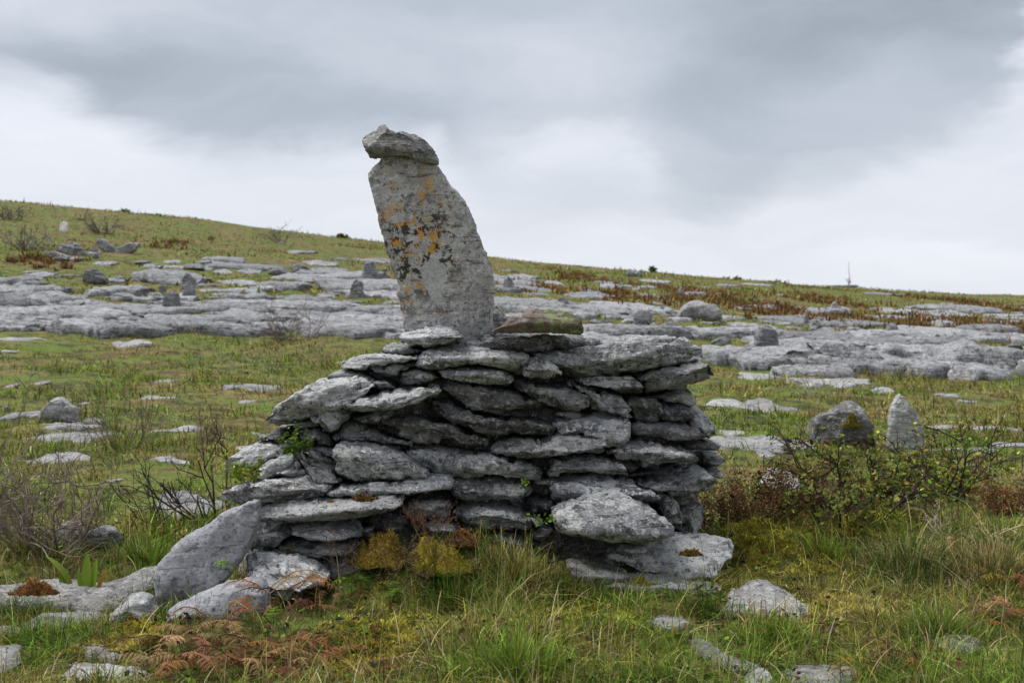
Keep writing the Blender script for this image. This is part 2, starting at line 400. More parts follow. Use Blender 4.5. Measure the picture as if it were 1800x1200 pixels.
# ------------------------------------------------------------------ rocks
def parse(s): return np.array([[float(v) for v in q.split(',')] for q in s.split()])
def chains(P, n):
    """split a closed outline at its ends along axis 0 -> upper and lower curves sampled on n columns"""
    P = np.asarray(P, float); i0, i1 = int(P[:, 0].argmin()), int(P[:, 0].argmax())
    def walk(i, j):
        r = [P[i]]
        while i != j: i = (i+1) % len(P); r.append(P[i])
        return np.array(r)
    A = walk(i0, i1); Bc = walk(i1, i0)[::-1]
    if A[:, 1].mean() < Bc[:, 1].mean(): A, Bc = Bc, A
    s = .5-.5*np.cos(np.pi*np.arange(n)/(n-1)); a = P[i0, 0]+(P[i1, 0]-P[i0, 0])*s
    def ev(C):
        x = np.maximum.accumulate(C[:, 0]+np.arange(len(C))*1e-7); y = np.interp(a, x, C[:, 1])
        k = np.array([.25, .5, .25])
        y2 = y.copy(); y2[1:-1] = k[0]*y[:-2]+k[1]*y[1:-1]+k[2]*y[2:]
        return y2 if n > 40 else .6*y+.4*y2
    return s, a, ev(A), ev(Bc)
def rock_verts(a, bu, bl, s, front, back, ridge, e, nphi, pend=3.2, eb=.45, elow=None):
    """(len, nphi, 3) verts in (a, depth, b); depth<0 is toward the viewer of the outline"""
    ph = np.arange(nphi)/nphi*2*np.pi + .5*np.pi/nphi
    c, s_ = np.cos(ph), np.sin(ph)
    ex = np.where(c > 0, np.where(s_ > 0, e, elow or e), eb)
    cc = np.sign(c)*np.abs(c)**ex; ss = np.sign(s_)*np.abs(s_)**ex
    t = (ss+1)/2; t = np.where(t < .5, t*2*ridge, ridge+(t-.5)*2*(1-ridge))
    T = np.clip(1-np.abs(2*s-1)**pend, 0, 1)**(1/pend)
    T = np.maximum(T, .12)
    dep = np.where(cc > 0, -front*cc, -back*cc)
    v = np.empty((len(a), nphi, 3))
    v[..., 0] = a[:, None]; v[..., 2] = bl[:, None]+(bu-bl)[:, None]*t[None]
    v[..., 1] = T[:, None]*dep[None]
    return v
def grid_normals(v):
    da = np.gradient(v, axis=0); db = np.roll(v, -1, 1)-np.roll(v, 1, 1)
    n = np.cross(da, db); L = np.linalg.norm(n, axis=-1, keepdims=True); n = n/np.maximum(L, 1e-9)
    c = v.mean((0, 1)); 
    if ((v-c)*n).sum() < 0: n = -n
    return n
def tube_faces(nc, nphi):
    i = np.arange(nc-1)[:, None]*nphi; j = np.arange(nphi)[None]; j2 = (j+1) % nphi
    q = np.stack([i+j, i+j2, i+nphi+j2, i+nphi+j], -1).reshape(-1, 4)
    c0, c1 = nc*nphi, nc*nphi+1
    j = np.arange(nphi); j2 = (j+1) % nphi
    t = np.concatenate([np.stack([j2, j, np.full(nphi, c0)], 1), np.stack([(nc-1)*nphi+j, (nc-1)*nphi+j2, np.full(nphi, c1)], 1)])
    return q, t
def finish_rock(name, v, mat, parent, amp, strata, seed, sl, facets=6, flip=False, fsize=None):
    """displace, facet and link; v is (nc,nphi,3) in world axes"""
    r = np.random.default_rng(seed)
    nc, nphi = v.shape[:2]
    c = v.mean((0, 1)); ext = np.maximum(v.reshape(-1, 3).max(0)-v.reshape(-1, 3).min(0), 1e-4)/2
    ctr = (v.reshape(-1, 3).max(0)+v.reshape(-1, 3).min(0))/2
    q = (v-ctr)/ext
    for k in range(facets):
        n = np.array([r.normal(0, .32), -abs(r.normal(.7, .3)), r.normal(.15, .6)]) if not flip else np.array([r.normal(0, .5), r.normal(0, .5)-.2, abs(r.normal(.9, .3))])
        n /= np.linalg.norm(n); d = q@n; lim = d.max()*r.uniform(.76, .95)
        q = q-np.maximum(d-lim, 0)[..., None]*n
    v = q*ext+ctr
    n = grid_normals(v); p = v.reshape(-1, 3); off = r.uniform(-50, 50, 3)
    lf = fbm(p/(9*amp+.06)+off, 3, seed % 97)
    ca, sa = math.cos(sl), math.sin(sl)
    zs = -p[:, 0]*sa+p[:, 2]*ca; xs_ = p[:, 0]*ca+p[:, 2]*sa
    # bedding: hard bands that step in and out, wandering along the stone
    bh = 1.5*amp+.008
    zb = zs/bh+1.3*fbm(np.stack([xs_, p[:, 1], zs*.5], 1)/(9*amp+.05)+off, 3, seed % 53)
    ib = np.floor(zb); fb_ = np.clip((zb-ib)/.22, 0, 1); fb_ = fb_*fb_*(3-2*fb_)
    hs = lambda k: _h(k, k*0+seed, k*0, 11)
    lay = hs(ib-1)*(1-fb_)+hs(ib)*fb_
    ps = np.stack([xs_*.8, p[:, 1], zs*5], 1)
    cr = 1-np.abs(fbm(ps/(6*amp+.04)+off[::-1], 3, seed % 71+5))*2.2
    pit = np.clip(fbm(p/(1.6*amp+.012)+off, 2, seed % 43)-.35, 0, 1)
    fi = fbm(p/(.9*amp+.006)+off, 3, seed % 61)
    d = amp*(.30*lf + strata*(.72*lay - 1.0*np.clip(cr-.45, 0, 1)) - .9*pit + .25*fi)
    p = p+n.reshape(-1, 3)*d[:, None]
    caps = np.stack([p[:nphi].mean(0), p[-nphi:].mean(0)])
    co = np.concatenate([p, caps]); o_ = co.mean(0)
    qd, tr = tube_faces(nc, nphi)
    vv = co[qd[:, :3]]; fn = np.cross(vv[:, 1]-vv[:, 0], vv[:, 2]-vv[:, 0]); fc = co[qd].mean(1)
    if ((fc-o_)*fn).sum() < 0: qd = qd[:, ::-1]; tr = tr[:, ::-1]
    me = np_mesh(name, co-o_, tris=tr, quads=qd)
    return mesh_obj(name, me, mat, parent, o_ if parent is None else o_-np.array(parent.location))
_seed = [100]
def erect(name, poly, Yo, front, back, mat='rock', parent=None, ridge=.5, e=.72, vertical=False, amp=None, strata=1.0, facets=6, res=1.0, yaw=0, lean=0, tilt=None, warp=None, nmin=16, pend=3.2, elow=None):
    """stone seen face on: outline at depth Yo, real thickness front+back"""
    P = parse(poly) if isinstance(poly, str) else np.asarray(poly, float)
    x, _, z = unproj(P[:, 0], P[:, 1], Yo)
    W = np.stack([x, z], 1)
    size = max(np.ptp(x), np.ptp(z)); h = min(np.ptp(x), np.ptp(z))
    _seed[0] += 1; sd = _seed[0]
    nc = int(np.clip(size/.0075*res, nmin, 110)); nphi = int(np.clip((2*h+2*front)/.010*res, 14, 50))
    if vertical: W = W[:, ::-1]
    s, a, bu, bl = chains(W, nc)
    # ragged edges
    k = fbm(np.stack([a*28, np.full(nc, sd*1.7), np.zeros(nc)], 1), 3, sd)
    bu = bu+k*.006*min(1, size/.4)*np.sin(np.pi*s); k = fbm(np.stack([a*28, np.full(nc, sd*2.3+9), np.zeros(nc)], 1), 3, sd)
    bl = bl+k*.005*min(1, size/.4)*np.sin(np.pi*s)
    if tilt is None:
        kk = np.polyfit(a, (bu+bl)/2, 1)[0] if not vertical else 0; tilt = math.atan(kk)
    v = rock_verts(a, bu, bl, s, front, back, ridge, e, nphi, pend, elow=elow)
    if vertical: v = v[..., [2, 1, 0]]
    v[..., 1] += lean*(v[..., 2]-v[..., 2].min()) + yaw*(v[..., 0]-v[..., 0].mean())
    if warp: v[..., 1] += warp(v)
    v[..., 1] += Yo
    if amp is None: amp = float(np.clip(.13*h, .004, .024))
    return finish_rock(name, v, M[mat], parent, amp, strata, sd, tilt, facets)
def flat(name, XY, h, mat='rock_ground', parent=None, bury=.08, amp=None, strata=.6, e=.6, facets=4, res=1.0, tiltz=0, follow=True, mask=True):
    """slab lying on the ground: plan outline XY (world), top h above the turf"""
    XY = np.asarray(XY, float); _seed[0] += 1; sd = _seed[0]
    size = np.ptp(XY[:, 0]); dsz = np.ptp(XY[:, 1])
    nc = int(np.clip(size/.014*res, 14, 80)); nphi = int(np.clip((dsz+h)/.012*res, 16, 44))
    if XY[:, 1].min() > 25: nc, nphi = min(nc, 30), min(nphi, 14)
    s, a, bu, bl = chains(XY, nc)
    rr = (.02 if XY[:, 1].min() < 25 else .008)*max(size, .3)
    bu = bu+rr*fbm(np.stack([a/size*9, np.full(nc, sd*1.3), np.zeros(nc)], 1), 3, sd)*np.sin(np.pi*s)
    bl = bl+rr*fbm(np.stack([a/size*9, np.full(nc, sd*2.1), np.zeros(nc)], 1), 3, sd)*np.sin(np.pi*s)
    ph = np.arange(nphi)/nphi*2*np.pi+.5*np.pi/nphi; c, q = np.cos(ph), np.sin(ph)
    cc = np.sign(c)*np.abs(c)**e; qq = np.sign(q)*np.abs(q)**.55
    t = (cc+1)/2
    T = np.clip(1-np.abs(2*s-1)**4, 0, 1)**.25; T = np.maximum(T, .15)
    v = np.empty((nc, nphi, 3)); v[..., 0] = a[:, None]; v[..., 1] = bl[:, None]+(bu-bl)[:, None]*t[None]
    off = np.where(qq > 0, h*qq, bury*qq)
    base = terrain(v[..., 0], v[..., 1]) if follow else terrain(np.full(v.shape[:2], XY[:, 0].mean()), np.full(v.shape[:2], XY[:, 1].min()))
    v[..., 2] = base+T[:, None]*off[None]+tiltz*(v[..., 0]-XY[:, 0].mean())
    if amp is None: amp = float(np.clip(.10*min(h, dsz), .006, .05))
    if mask:
        m = XY.mean(0); mask_poly(m+(XY-m)*(.88 if XY[:, 1].min() < 9.5 else .86 if XY[:, 1].min() < 34 else .94))
    return finish_rock(name, v, M[mat], parent, amp, strata, sd, 0.0, facets, flip=True)
def project_poly(poly, lift):
    """outline in the picture -> points on the turf (raised by lift)"""
    P = parse(poly) if isinstance(poly, str) else poly
    out = []
    for px, py in P:
        g = ground_hit(px, py)
        if g is None: continue
        dz = lift*g[1]/max(CAMZ-g[2]+lift, .3)
        k = max(.5, 1-dz/g[1]*.9)
        out.append((g[0]*k, g[1]*k))
    return np.array(out)

# ---- the cairn
cairn = empty('stone_cairn', (0.0, 8.4, 0.0))
tag(cairn, 'large dry stone cairn of stacked grey limestone slabs in the middle of the picture', 'cairn')
def cairn_depth(px, py):
    return 7.72 + .0006*(px-500) + (1000-py)/400*.36 + .30*max(0, (px-1020)/230)**2 + .25*max(0, (520-px)/150)**2
S = [  # outline, depth offset, front bulge, ridge, material
 ("698,595 706,584 726,580 747,571 769,570 789,575 803,584 814,593 785,601 767,612 749,618 731,612 706,604", -.05, .11, .4, 'rock_pale'),
 ("668,606 695,605 722,611 747,618 733,630 717,627 695,623 669,623", .06, .06, .5, 'rock'),
 ("772,610 807,597 841,588 886,584 960,583 1005,586 1037,595 1060,604 1035,608 1008,616 976,622 920,625 880,622 840,617 800,613", .04, .07, .62, 'rock'),
 ("732,639 740,623 762,614 794,610 830,612 864,618 909,624 927,628 927,660 909,657 875,644 841,637 819,639 796,645 756,649 735,646", -.08, .10, .5, 'rock'),
 ("915,634 920,622 950,625 972,633 988,648 994,666 976,669 942,665 922,662", -.10, .12, .5, 'rock'),
 ("769,652 785,646 819,643 848,639 875,646 897,655 904,666 900,675 864,680 830,675 796,668 776,664", -.09, .10, .5, 'rock'),
 ("703,648 717,643 740,646 753,652 769,665 758,673 731,676 702,677", -.02, .06, .5, 'rock_pale'),
 ("596,639 614,630 645,623 686,624 722,624 733,630 704,636 681,640 650,648 640,655 625,658 605,650", -.02, .10, .4, 'rock_pale'),
 ("650,646 681,641 704,635 735,640 703,655 700,665 681,667 667,660", .0, .08, .5, 'rock'),
 ("574,668 594,648 606,645 650,665 640,674", .06, .08, .5, 'rock_pale'),
 ("461,741 470,728 490,712 520,693 555,672 610,657 640,664 658,678 640,690 625,700 600,712 575,725 540,737 500,748 475,750", -.03, .22, .14, 'rock_pale'),
 ("650,672 672,665 693,682 670,692 655,688", -.04, .05, .5, 'rock_pale'),
 ("600,727 605,713 632,695 668,688 704,680 756,675 771,684 769,695 740,704 700,715 650,724 610,730", -.20, .16, .38, 'rock_pale'),
 ("530,712 560,702 585,700 602,715 604,727 600,740 578,766 560,750 540,732", -.10, .14, .35, 'rock_pale'),
 ("755,672 774,666 807,673 841,684 886,693 920,698 947,707 956,718 949,726 920,725 875,727 830,718 796,702 774,689", -.06, .09, .5, 'rock_dark'),
 ("756,713 762,702 774,697 796,706 819,720 852,729 898,738 940,743 965,750 981,755 972,767 942,769 883,764 851,760 813,748 778,734", -.04, .10, .55, 'rock_dark'),
 ("672,738 682,727 713,727 744,738 774,742 807,754 837,765 859,772 855,790 819,787 774,781 729,776 704,765 686,750", .02, .11, .6, 'rock_dark'),
 ("572,762 593,746 612,741 633,746 661,762 687,771 724,781 687,786 652,780 624,774 593,772 580,772", -.03, .10, .45, 'rock_pale'),
 ("612,735 650,727 681,724 690,738 668,752 645,750 625,744", .04, .06, .5, 'rock'),
 ("388,834 390,818 402,799 425,788 453,777 495,774 509,783 505,795 477,804 449,823 439,837 418,839 393,839", .05, .14, .62, 'rock'),
 ("445,776 465,762 491,753 505,755 503,770 472,778 453,780", .14, .08, .5, 'rock'),
 ("470,790 500,768 530,772 540,790 520,804 490,806", .16, .06, .5, 'rock'),
 ("446,832 453,820 472,809 500,799 519,809 500,822 480,834 463,841", -.02, .09, .5, 'rock'),
 ("472,839 477,832 481,823 500,813 514,813 530,827 540,839 505,842", -.05, .08, .5, 'rock_pale'),
 ("503,806 519,799 547,809 575,820 591,830 598,846 593,855 570,855 551,845 533,828 519,814", -.07, .10, .5, 'rock'),
 ("529,778 547,778 565,790 584,811 593,823 575,818 551,806 535,794", .0, .07, .5, 'rock'),
 ("523,767 537,750 561,762 577,781 570,792 554,778 530,778", -.06, .07, .4, 'rock_dark'),
 ("568,797 588,785 594,813 580,818", .02, .05, .5, 'rock'),
 ("590,790 593,774 607,768 631,771 659,778 687,785 710,799 729,818 747,837 724,841 687,846 652,850 621,849 603,841 593,825", -.10, .10, .5, 'rock'),
 ("384,872 395,862 430,853 460,844 500,838 537,839 558,846 578,858 572,869 523,881 465,888 418,890 388,881", -.14, .17, .66, 'rock_dark'),
 ("577,867 593,858 628,853 663,851 710,846 755,840 788,844 794,855 788,862 755,869 722,871 675,874 628,872 593,873", -.16, .12, .6, 'rock'),
 ("445,902 458,893 500,883 542,879 580,884 640,881 675,874 698,879 704,888 675,900 628,909 570,918 523,922 481,918 458,916", -.24, .16, .5, 'rock_pale'),
 ("700,890 720,879 743,869 781,866 792,879 797,893 785,907 767,918 739,916 715,907", .0, .12, .5, 'rock'),
 ("640,905 680,890 705,895 720,910 700,940 660,945 640,930", .04, .08, .5, 'rock_dark'),
 ("433,970 444,956 465,939 491,928 509,925 518,932 497,946 487,960 474,974 453,976", -.16, .09, .5, 'rock'),
 ("506,926 537,922 570,925 612,930 621,935 631,944 617,955 582,955 547,948 519,939", -.20, .10, .6, 'rock'),
 ("489,963 498,951 523,948 558,951 605,956 620,967 590,981 547,988 519,980 500,974", -.18, .12, .55, 'rock'),
 ("424,982 437,974 477,979 527,987 552,1000 575,1015 560,1040 527,1052 490,1042 465,1030 447,1017 430,1000", -.34, .20, .35, 'rock_pale'),
 ("560,985 610,975 650,985 660,1015 620,1035 575,1030", -.14, .10, .5, 'rock'),
 ("714,795 725,785 762,786 797,792 825,800 851,800 883,806 918,818 951,832 949,850 923,843 883,836 825,836 778,834 743,827 727,811", -.03, .10, .55, 'rock'),
 ("862,792 879,778 907,771 935,774 944,778 967,768 1012,763 1051,764 1065,778 1062,798 1035,799 1000,799 965,808 930,809 895,804", -.14, .13, .62, 'rock'),
 ("963,832 967,813 979,802 1012,799 1047,802 1079,805 1098,818 1105,839 1082,836 1047,834 1012,836 988,836 970,846", -.08, .10, .5, 'rock'),
 ("1080,800 1105,804 1123,822 1107,833 1090,827", .0, .06, .5, 'rock'),
 ("968,860 972,848 990,836 1023,836 1053,831 1081,838 1112,843 1128,852 1147,864 1163,878 1160,894 1135,890 1112,882 1077,876 1042,878 1007,888 979,893", -.12, .14, .5, 'rock'),
 ("974,894 995,887 1014,878 1037,871 1067,868 1095,871 1123,885 1147,897 1163,911 1179,925 1178,934 1158,943 1123,952 1077,957 1030,950 990,936 976,913", -.34, .26, .34, 'rock'),
 ("1133,850 1147,850 1165,857 1177,869 1189,880 1195,901 1200,918 1186,928 1170,915 1158,899 1148,880", -.16, .08, .5, 'rock'),
 ("1121,850 1142,843 1170,836 1212,831 1240,830 1254,838 1261,848 1252,859 1228,871 1205,880 1182,875 1165,862", -.22, .15, .62, 'rock'),
 ("1190,897 1217,888 1245,895 1240,920 1220,938 1193,946 1180,932", -.06, .10, .5, 'rock_dark'),
 ("1107,840 1128,829 1170,825 1205,817 1219,824 1209,833 1158,838 1123,843", -.06, .08, .5, 'rock'),
 ("1066,796 1090,779 1122,769 1145,774 1168,779 1195,789 1212,796 1226,806 1221,817 1193,817 1158,823 1135,823 1119,815 1091,803", -.20, .14, .5, 'rock'),
 ("1199,778 1235,772 1270,787 1250,797 1228,799", -.08, .10, .6, 'rock_pale'),
 ("1226,819 1245,802 1273,802 1276,812 1268,824 1245,827", .02, .08, .6, 'rock'),
 ("1232,831 1250,827 1270,829 1270,840 1256,842", .0, .07, .6, 'rock_pale'),
 ("932,622 955,621 999,614 1028,607 1066,603 1111,592 1145,592 1185,591 1212,597 1235,610 1242,615 1230,625 1208,637 1179,642 1145,645 1111,654 1077,660 1044,661 1010,663 994,663 985,647 960,633", -.16, .16, .68, 'rock'),
 ("1098,657 1122,651 1156,646 1183,640 1201,639 1224,630 1235,628 1246,637 1257,652 1255,666 1235,671 1217,677 1190,686 1168,695 1136,699 1134,682 1122,668", -.22, .13, .55, 'rock_pale'),
 ("1003,668 1028,661 1066,661 1104,660 1120,666 1131,679 1135,695 1111,695 1091,693 1066,681 1044,677 1021,675", -.12, .10, .5, 'rock'),
 ("896,672 920,671 942,674 976,673 994,672 1014,682 1037,697 1034,720 1017,728 992,725 965,715 942,704 915,692", -.09, .11, .5, 'rock'),
 ("1006,673 1032,675 1055,682 1077,693 1100,697 1111,718 1120,740 1100,733 1077,726 1055,724 1036,722 1036,700 1021,686", -.08, .09, .5, 'rock'),
 ("1100,697 1134,697 1156,702 1172,718 1165,740 1145,743 1122,742 1111,724", -.06, .09, .5, 'rock_dark'),
 ("1161,720 1172,706 1190,702 1206,711 1210,718 1228,731 1219,747 1190,746 1163,742", -.10, .10, .5, 'rock'),
 ("1204,713 1224,713 1239,727 1253,742 1260,756 1260,767 1246,771 1235,765 1217,751 1210,735", -.20, .12, .5, 'rock_pale'),
 ("1148,699 1190,686 1210,677 1222,702 1221,713 1190,705 1168,704", -.02, .07, .5, 'rock_pale'),
 ("972,742 999,729 1044,724 1077,727 1100,731 1109,742 1106,767 1093,785 1073,792 1064,778 1042,768 983,766 976,753", -.06, .10, .55, 'rock'),
 ("1104,771 1109,749 1122,743 1156,742 1190,743 1217,747 1235,760 1246,769 1224,775 1201,779 1179,779 1156,775 1129,772", -.14, .11, .55, 'rock'),
 ("755,841 778,834 813,836 848,834 879,839 907,850 930,862 925,874 895,879 860,883 832,887 797,862 790,848", .0, .10, .5, 'rock_dark'),
 ("797,897 813,883 841,881 879,888 914,900 935,914 955,921 930,934 895,936 860,940 825,930 806,916", -.06, .12, .5, 'rock'),
 ("744,925 767,918 795,930 801,941 776,946 755,940", -.10, .08, .5, 'rock'),
 ("928,944 953,922 972,930 982,944 965,958 939,958", -.08, .10, .5, 'rock_dark'),
 ("925,885 950,870 972,880 975,905 955,915 930,905", .08, .07, .5, 'rock_dark'),
 ("1084,964 1100,953 1119,948 1135,955 1135,971 1109,980 1086,977", -.30, .08, .5, 'rock'),
 ("1133,955 1177,936 1202,950 1195,960 1165,966 1137,968", -.20, .10, .5, 'rock'),
 ("1196,950 1224,941 1240,955 1225,966 1203,964", -.14, .09, .5, 'rock'),
 ("720,960 760,950 800,955 815,985 790,1005 745,1005", -.06, .12, .5, 'rock'),
 ("860,945 900,940 930,955 925,985 880,985", -.02, .10, .5, 'rock_dark'),
]
for k, (poly, dy, fr, rd, mt) in enumerate(S):
    P = parse(poly); c = (P.max(0)+P.min(0))/2
    erect('stone', P, cairn_depth(*c)+dy, fr*1.15, .42+.25*random.random(), mt, cairn, rd+(.14 if rd >= .45 else 0), e=random.uniform(.34, .6), elow=random.uniform(.8, 1.05), facets=random.choice((12, 16, 22)))
chip_r = np.random.default_rng(55)
for (x0, x1, y0, y1, n) in [(470, 600, 745, 880, 9), (440, 640, 915, 1010, 9), (1110, 1245, 815, 950, 8), (640, 960, 640, 900, 9), (960, 1200, 660, 860, 8)]:
    for k in range(n):     # small packing pieces wedged between the slabs
        cx, cy = chip_r.uniform(x0, x1), chip_r.uniform(y0, y1); wd, hg = chip_r.uniform(14, 34), chip_r.uniform(4, 9); sl = chip_r.normal(-.05, .25)
        th = np.sort(chip_r.uniform(0, 2*np.pi, 9)); P = np.stack([cx+wd*np.cos(th), cy+hg*np.sign(np.sin(th))*np.abs(np.sin(th))**.6+sl*wd*np.cos(th)], 1)
        erect('stone', P, cairn_depth(cx, cy)+.07, .05, .25, ['rock', 'rock_pale', 'rock_dark'][chip_r.integers(3)], cairn, .5, e=.5, facets=4, res=.6)
core_up = "425,1075 430,960 445,870 500,775 560,705 600,660 640,640 690,618 760,600 1150,618 1215,660 1235,720 1245,800 1240,900 1225,980 1190,1035 1000,1055 700,1060"
core = erect('rubble_core', core_up, 8.27, .04, 1.0, 'rock_dark', cairn, .5, e=.3, amp=.03, facets=0,
    warp=lambda v: np.vectorize(cairn_depth)(v[..., 0]/8.2*FPX+CXP, 560-(v[..., 2]-CAMZ)/8.2*FPX)+.36-8.27)
mask_poly([(-1.35, 7.75), (-1.2, 9.6), (1.2, 9.9), (1.25, 8.5), (1.0, 8.05), (.35, 7.95), (-.2, 7.95), (-.55, 7.72), (-1.0, 7.5)])

# ---- loose stones of the cairn that are things of their own
o = erect('standing_stone', "645,302 662,288 672,273 697,272 727,278 747,285 770,292 787,317 800,333 813,348 827,373 840,413 853,440 865,467 869,490 869,517 867,550 867,590 853,610 813,612 767,612 730,608 712,590 703,533 697,520 700,497 690,480 680,440 667,393 657,350 648,323",
    8.42, .07, .22, 'rock_stand', None, .5, e=.42, vertical=True, amp=.014, strata=.25, facets=5, res=1.3)
tag(o, 'tall leaning standing stone with orange and black lichen on top of the cairn', 'standing stone')
o = erect('cap_stone', "638,243 642,232 660,227 667,220 680,222 685,230 717,235 740,243 760,258 768,270 770,290 747,285 723,279 693,275 667,277 647,274 639,262 641,253",
    8.40, .13, .22, 'rock_cap', None, .45, e=.6, amp=.011)
tag(o, 'small grey flat stone balanced on the tip of the standing stone', 'stone')
o = erect('lichened_boulder', "866,582 884,572 905,554 938,543 977,542 1004,546 1019,560 1025,578 1022,588 989,586 950,584 905,584 878,584",
    8.16, .13, .25, 'rock_red', None, .35, e=.8, amp=.010)
tag(o, 'reddish brown stone with a green algae patch lying on the cairn top', 'stone')
o = erect('small_stone', "855,540 864,530 874,537 894,556 890,586 866,588", 8.75, .08, .2, 'rock_pale', None)
tag(o, 'small pale pointed stone wedged behind the foot of the standing stone', 'stone')
o = erect('leaning_slab', "271,1026 277,992 302,960 340,932 357,926 380,907 425,887 447,883 451,910 447,940 432,967 412,1000 384,1030 345,1068 322,1078 282,1066",
    7.30, .12, .20, 'rock_smooth', None, .5, e=.5, amp=.012, strata=.4, facets=3, lean=.18)
tag(o, 'big smooth rounded slab leaning against the left foot of the cairn', 'slab')
o = erect('slab', "292,1112 298,1070 327,1057 377,1037 425,1022 452,1025 469,1042 469,1068 456,1095 437,1118 390,1112 345,1116 312,1120",
    6.98, .16, .32, 'rock_smooth', None, .28, e=.7, amp=.010, strata=.5, facets=3)
tag(o, 'smooth grey slab on the ground below the big leaning slab', 'slab')
o = erect('base_slab', "1067,984 1072,978 1112,976 1158,962 1193,955 1240,952 1275,960 1298,966 1296,983 1277,999 1261,1015 1242,1025 1224,1032 1193,1027 1158,1013 1123,1008 1100,994 1077,987",
    7.74, .05, .13, 'rock_pale', None, .4, e=.4, amp=.016, lean=1.25, facets=8, pend=2.2)
tag(o, 'pitted pale slab tilted on the ground at the right foot of the cairn', 'slab')
o = erect('thin_slab', "1050,1034 1096,1019 1138,1020 1180,1021 1213,1030 1266,1034 1225,1050 1138,1052 1080,1048", 7.60, .08, .3, 'rock_ground', None, .7)
tag(o, 'thin slab edged with moss under the tilted pale slab', 'slab')
o = erect('low_stone', "995,990 1016,992 1041,1001 1088,1007 1107,1014 1090,1030 1041,1032 1008,1018", 7.68, .10, .3, 'rock_ground', None, .6)
tag(o, 'low grey stone in the turf between the grass tussock and the thin slab', 'stone')

# ---- rocks set in the foreground turf
FG = [  # name, outline, height, label
 ('ledge', "-60,1012 40,995 110,985 180,990 230,985 280,962 300,985 285,1015 240,1030 180,1042 100,1030 20,1040 -60,1045", .10, 'long low limestone ledge running to the left edge behind the ferns', 'rock_ground'),
 ('flat_rock', "38,1075 80,1056 130,1048 180,1050 192,1062 170,1078 110,1090 50,1090", .06, 'flat dark grey rock in the grass below the tongue ferns', 'rock_smooth'),
 ('flat_rock', "-40,1092 20,1085 60,1090 50,1102 -40,1106", .04, 'thin pale rock at the left edge below the flat dark rock', 'rock_ground'),
 ('flat_rock', "-60,1140 0,1128 35,1130 38,1150 10,1165 -60,1172", .05, 'pale rock cut by the left edge near the bottom corner', 'rock_ground'),
 ('flat_rock', "98,1175 115,1150 170,1142 230,1147 275,1155 270,1178 215,1192 140,1196", .05, 'cracked flat limestone at the bottom left below the mossy boulder', 'rock_ground'),
 ('flat_rock', "135,1132 145,1122 190,1124 218,1130 205,1138 150,1140", .04, 'narrow crumbling stone between moss and the cracked flat limestone', 'rock_ground'),
 ('flat_rock', "1140,1075 1160,1062 1200,1066 1216,1080 1200,1092 1165,1090", .05, 'small pinkish grey stone in the grass right of centre', 'rock_ground'),
 ('flat_rock', "1262,1040 1290,1012 1340,1008 1390,1018 1425,1050 1410,1072 1370,1070 1320,1056", .07, 'broad pale rock in the moss right of the tilted slab', 'rock_ground'),
 ('flat_rock', "1198,1122 1220,1118 1265,1135 1320,1150 1345,1165 1325,1175 1280,1168 1240,1145", .04, 'long pale streak of rock in the grass right of the bottom centre', 'rock_ground'),
 ('flat_rock', "1285,1195 1300,1172 1345,1172 1375,1185 1370,1205 1300,1210", .04, 'rounded pale rock on the bottom edge right of centre', 'rock_ground'),
 ('flat_rock', "1370,1175 1400,1160 1450,1154 1505,1160 1512,1178 1470,1192 1410,1190", .05, 'cracked pale rock near the bottom edge beside the dark fern', 'rock_ground'),
 ('flat_rock', "1648,1112 1670,1105 1705,1110 1724,1120 1710,1130 1670,1128", .05, 'small pale stone in the grass at the lower right', 'rock_ground'),
 ('flat_rock', "1330,832 1350,820 1390,824 1412,838 1405,852 1360,850", .08, 'pale stone half hidden behind the red brown heather', 'rock_mid'),
 ('flat_rock', "275,880 285,858 320,855 360,862 400,872 395,890 340,898 290,895", .07, 'flat white slab in the grass left of the cairn', 'rock_mid'),
]
for nm, poly, h, lab, mt in FG:
    XY = project_poly(poly, h)
    o = flat(nm, XY, h*.62, mt, e=.38, strata=1.0, amp=.016, facets=3); tag(o, lab, 'rock')
o = erect('lichened_boulder', "192,1083 205,1066 222,1050 245,1045 262,1053 274,1072 272,1092 250,1105 215,1100", 6.95, .12, .16, 'rock_pale', None, .4, e=.75, amp=.012)
tag(o, 'small black and white boulder at the foot of the leaning slab', 'boulder')
# ---- upright and lone stones of the field behind
def field_stone(name, poly, label, mat='rock_mid', cat='stone', thick=.5, vertical=False, extra=0, facets=8, e=.5):
    P = parse(poly); bot = P[:, 1].max()
    g = ground_hit(P[:, 0].mean(), bot-3)
    if g is None: g = (0, 118., 0)
    Yo = g[1]
    P = P.copy(); low = P[:, 1] > bot-(bot-P[:, 1].min())*.3; P[low, 1] += 4+extra
    wid = np.ptp(P[:, 0])/FPX*Yo
    o = erect(name, P, Yo, wid*thick*.5, wid*thick*.6, mat, None, .45, e=e, vertical=vertical, amp=.03*min(wid, 1.2), res=.35+1.2/Yo, facets=facets, nmin=24, pend=6)
    x0, x1 = (np.percentile(P[:, 0], [15, 85])-CXP)/FPX*Yo
    mask_poly([(x0, Yo-.1), (x1, Yo-.1), (x1, Yo+wid*thick*.5), (x0, Yo+wid*thick*.5)])
    return tag(o, label, cat)
field_stone('boulder', "98,950 104,922 120,914 136,918 150,934 152,958 120,966", 'pale rough stone under the grey thorn bush on the left', 'rock_mid', 'boulder')
field_stone('boulder', "150,950 158,930 178,922 200,926 215,945 212,960 180,966", 'cracked pale stone right of the rough one under the thorn bush', 'rock_mid', 'boulder')
field_stone('boulder', "70,740 75,722 85,708 100,697 108,697 120,707 133,716 136,742 105,746", 'grey pyramid shaped boulder in the left meadow', 'rock_mid', 'boulder')
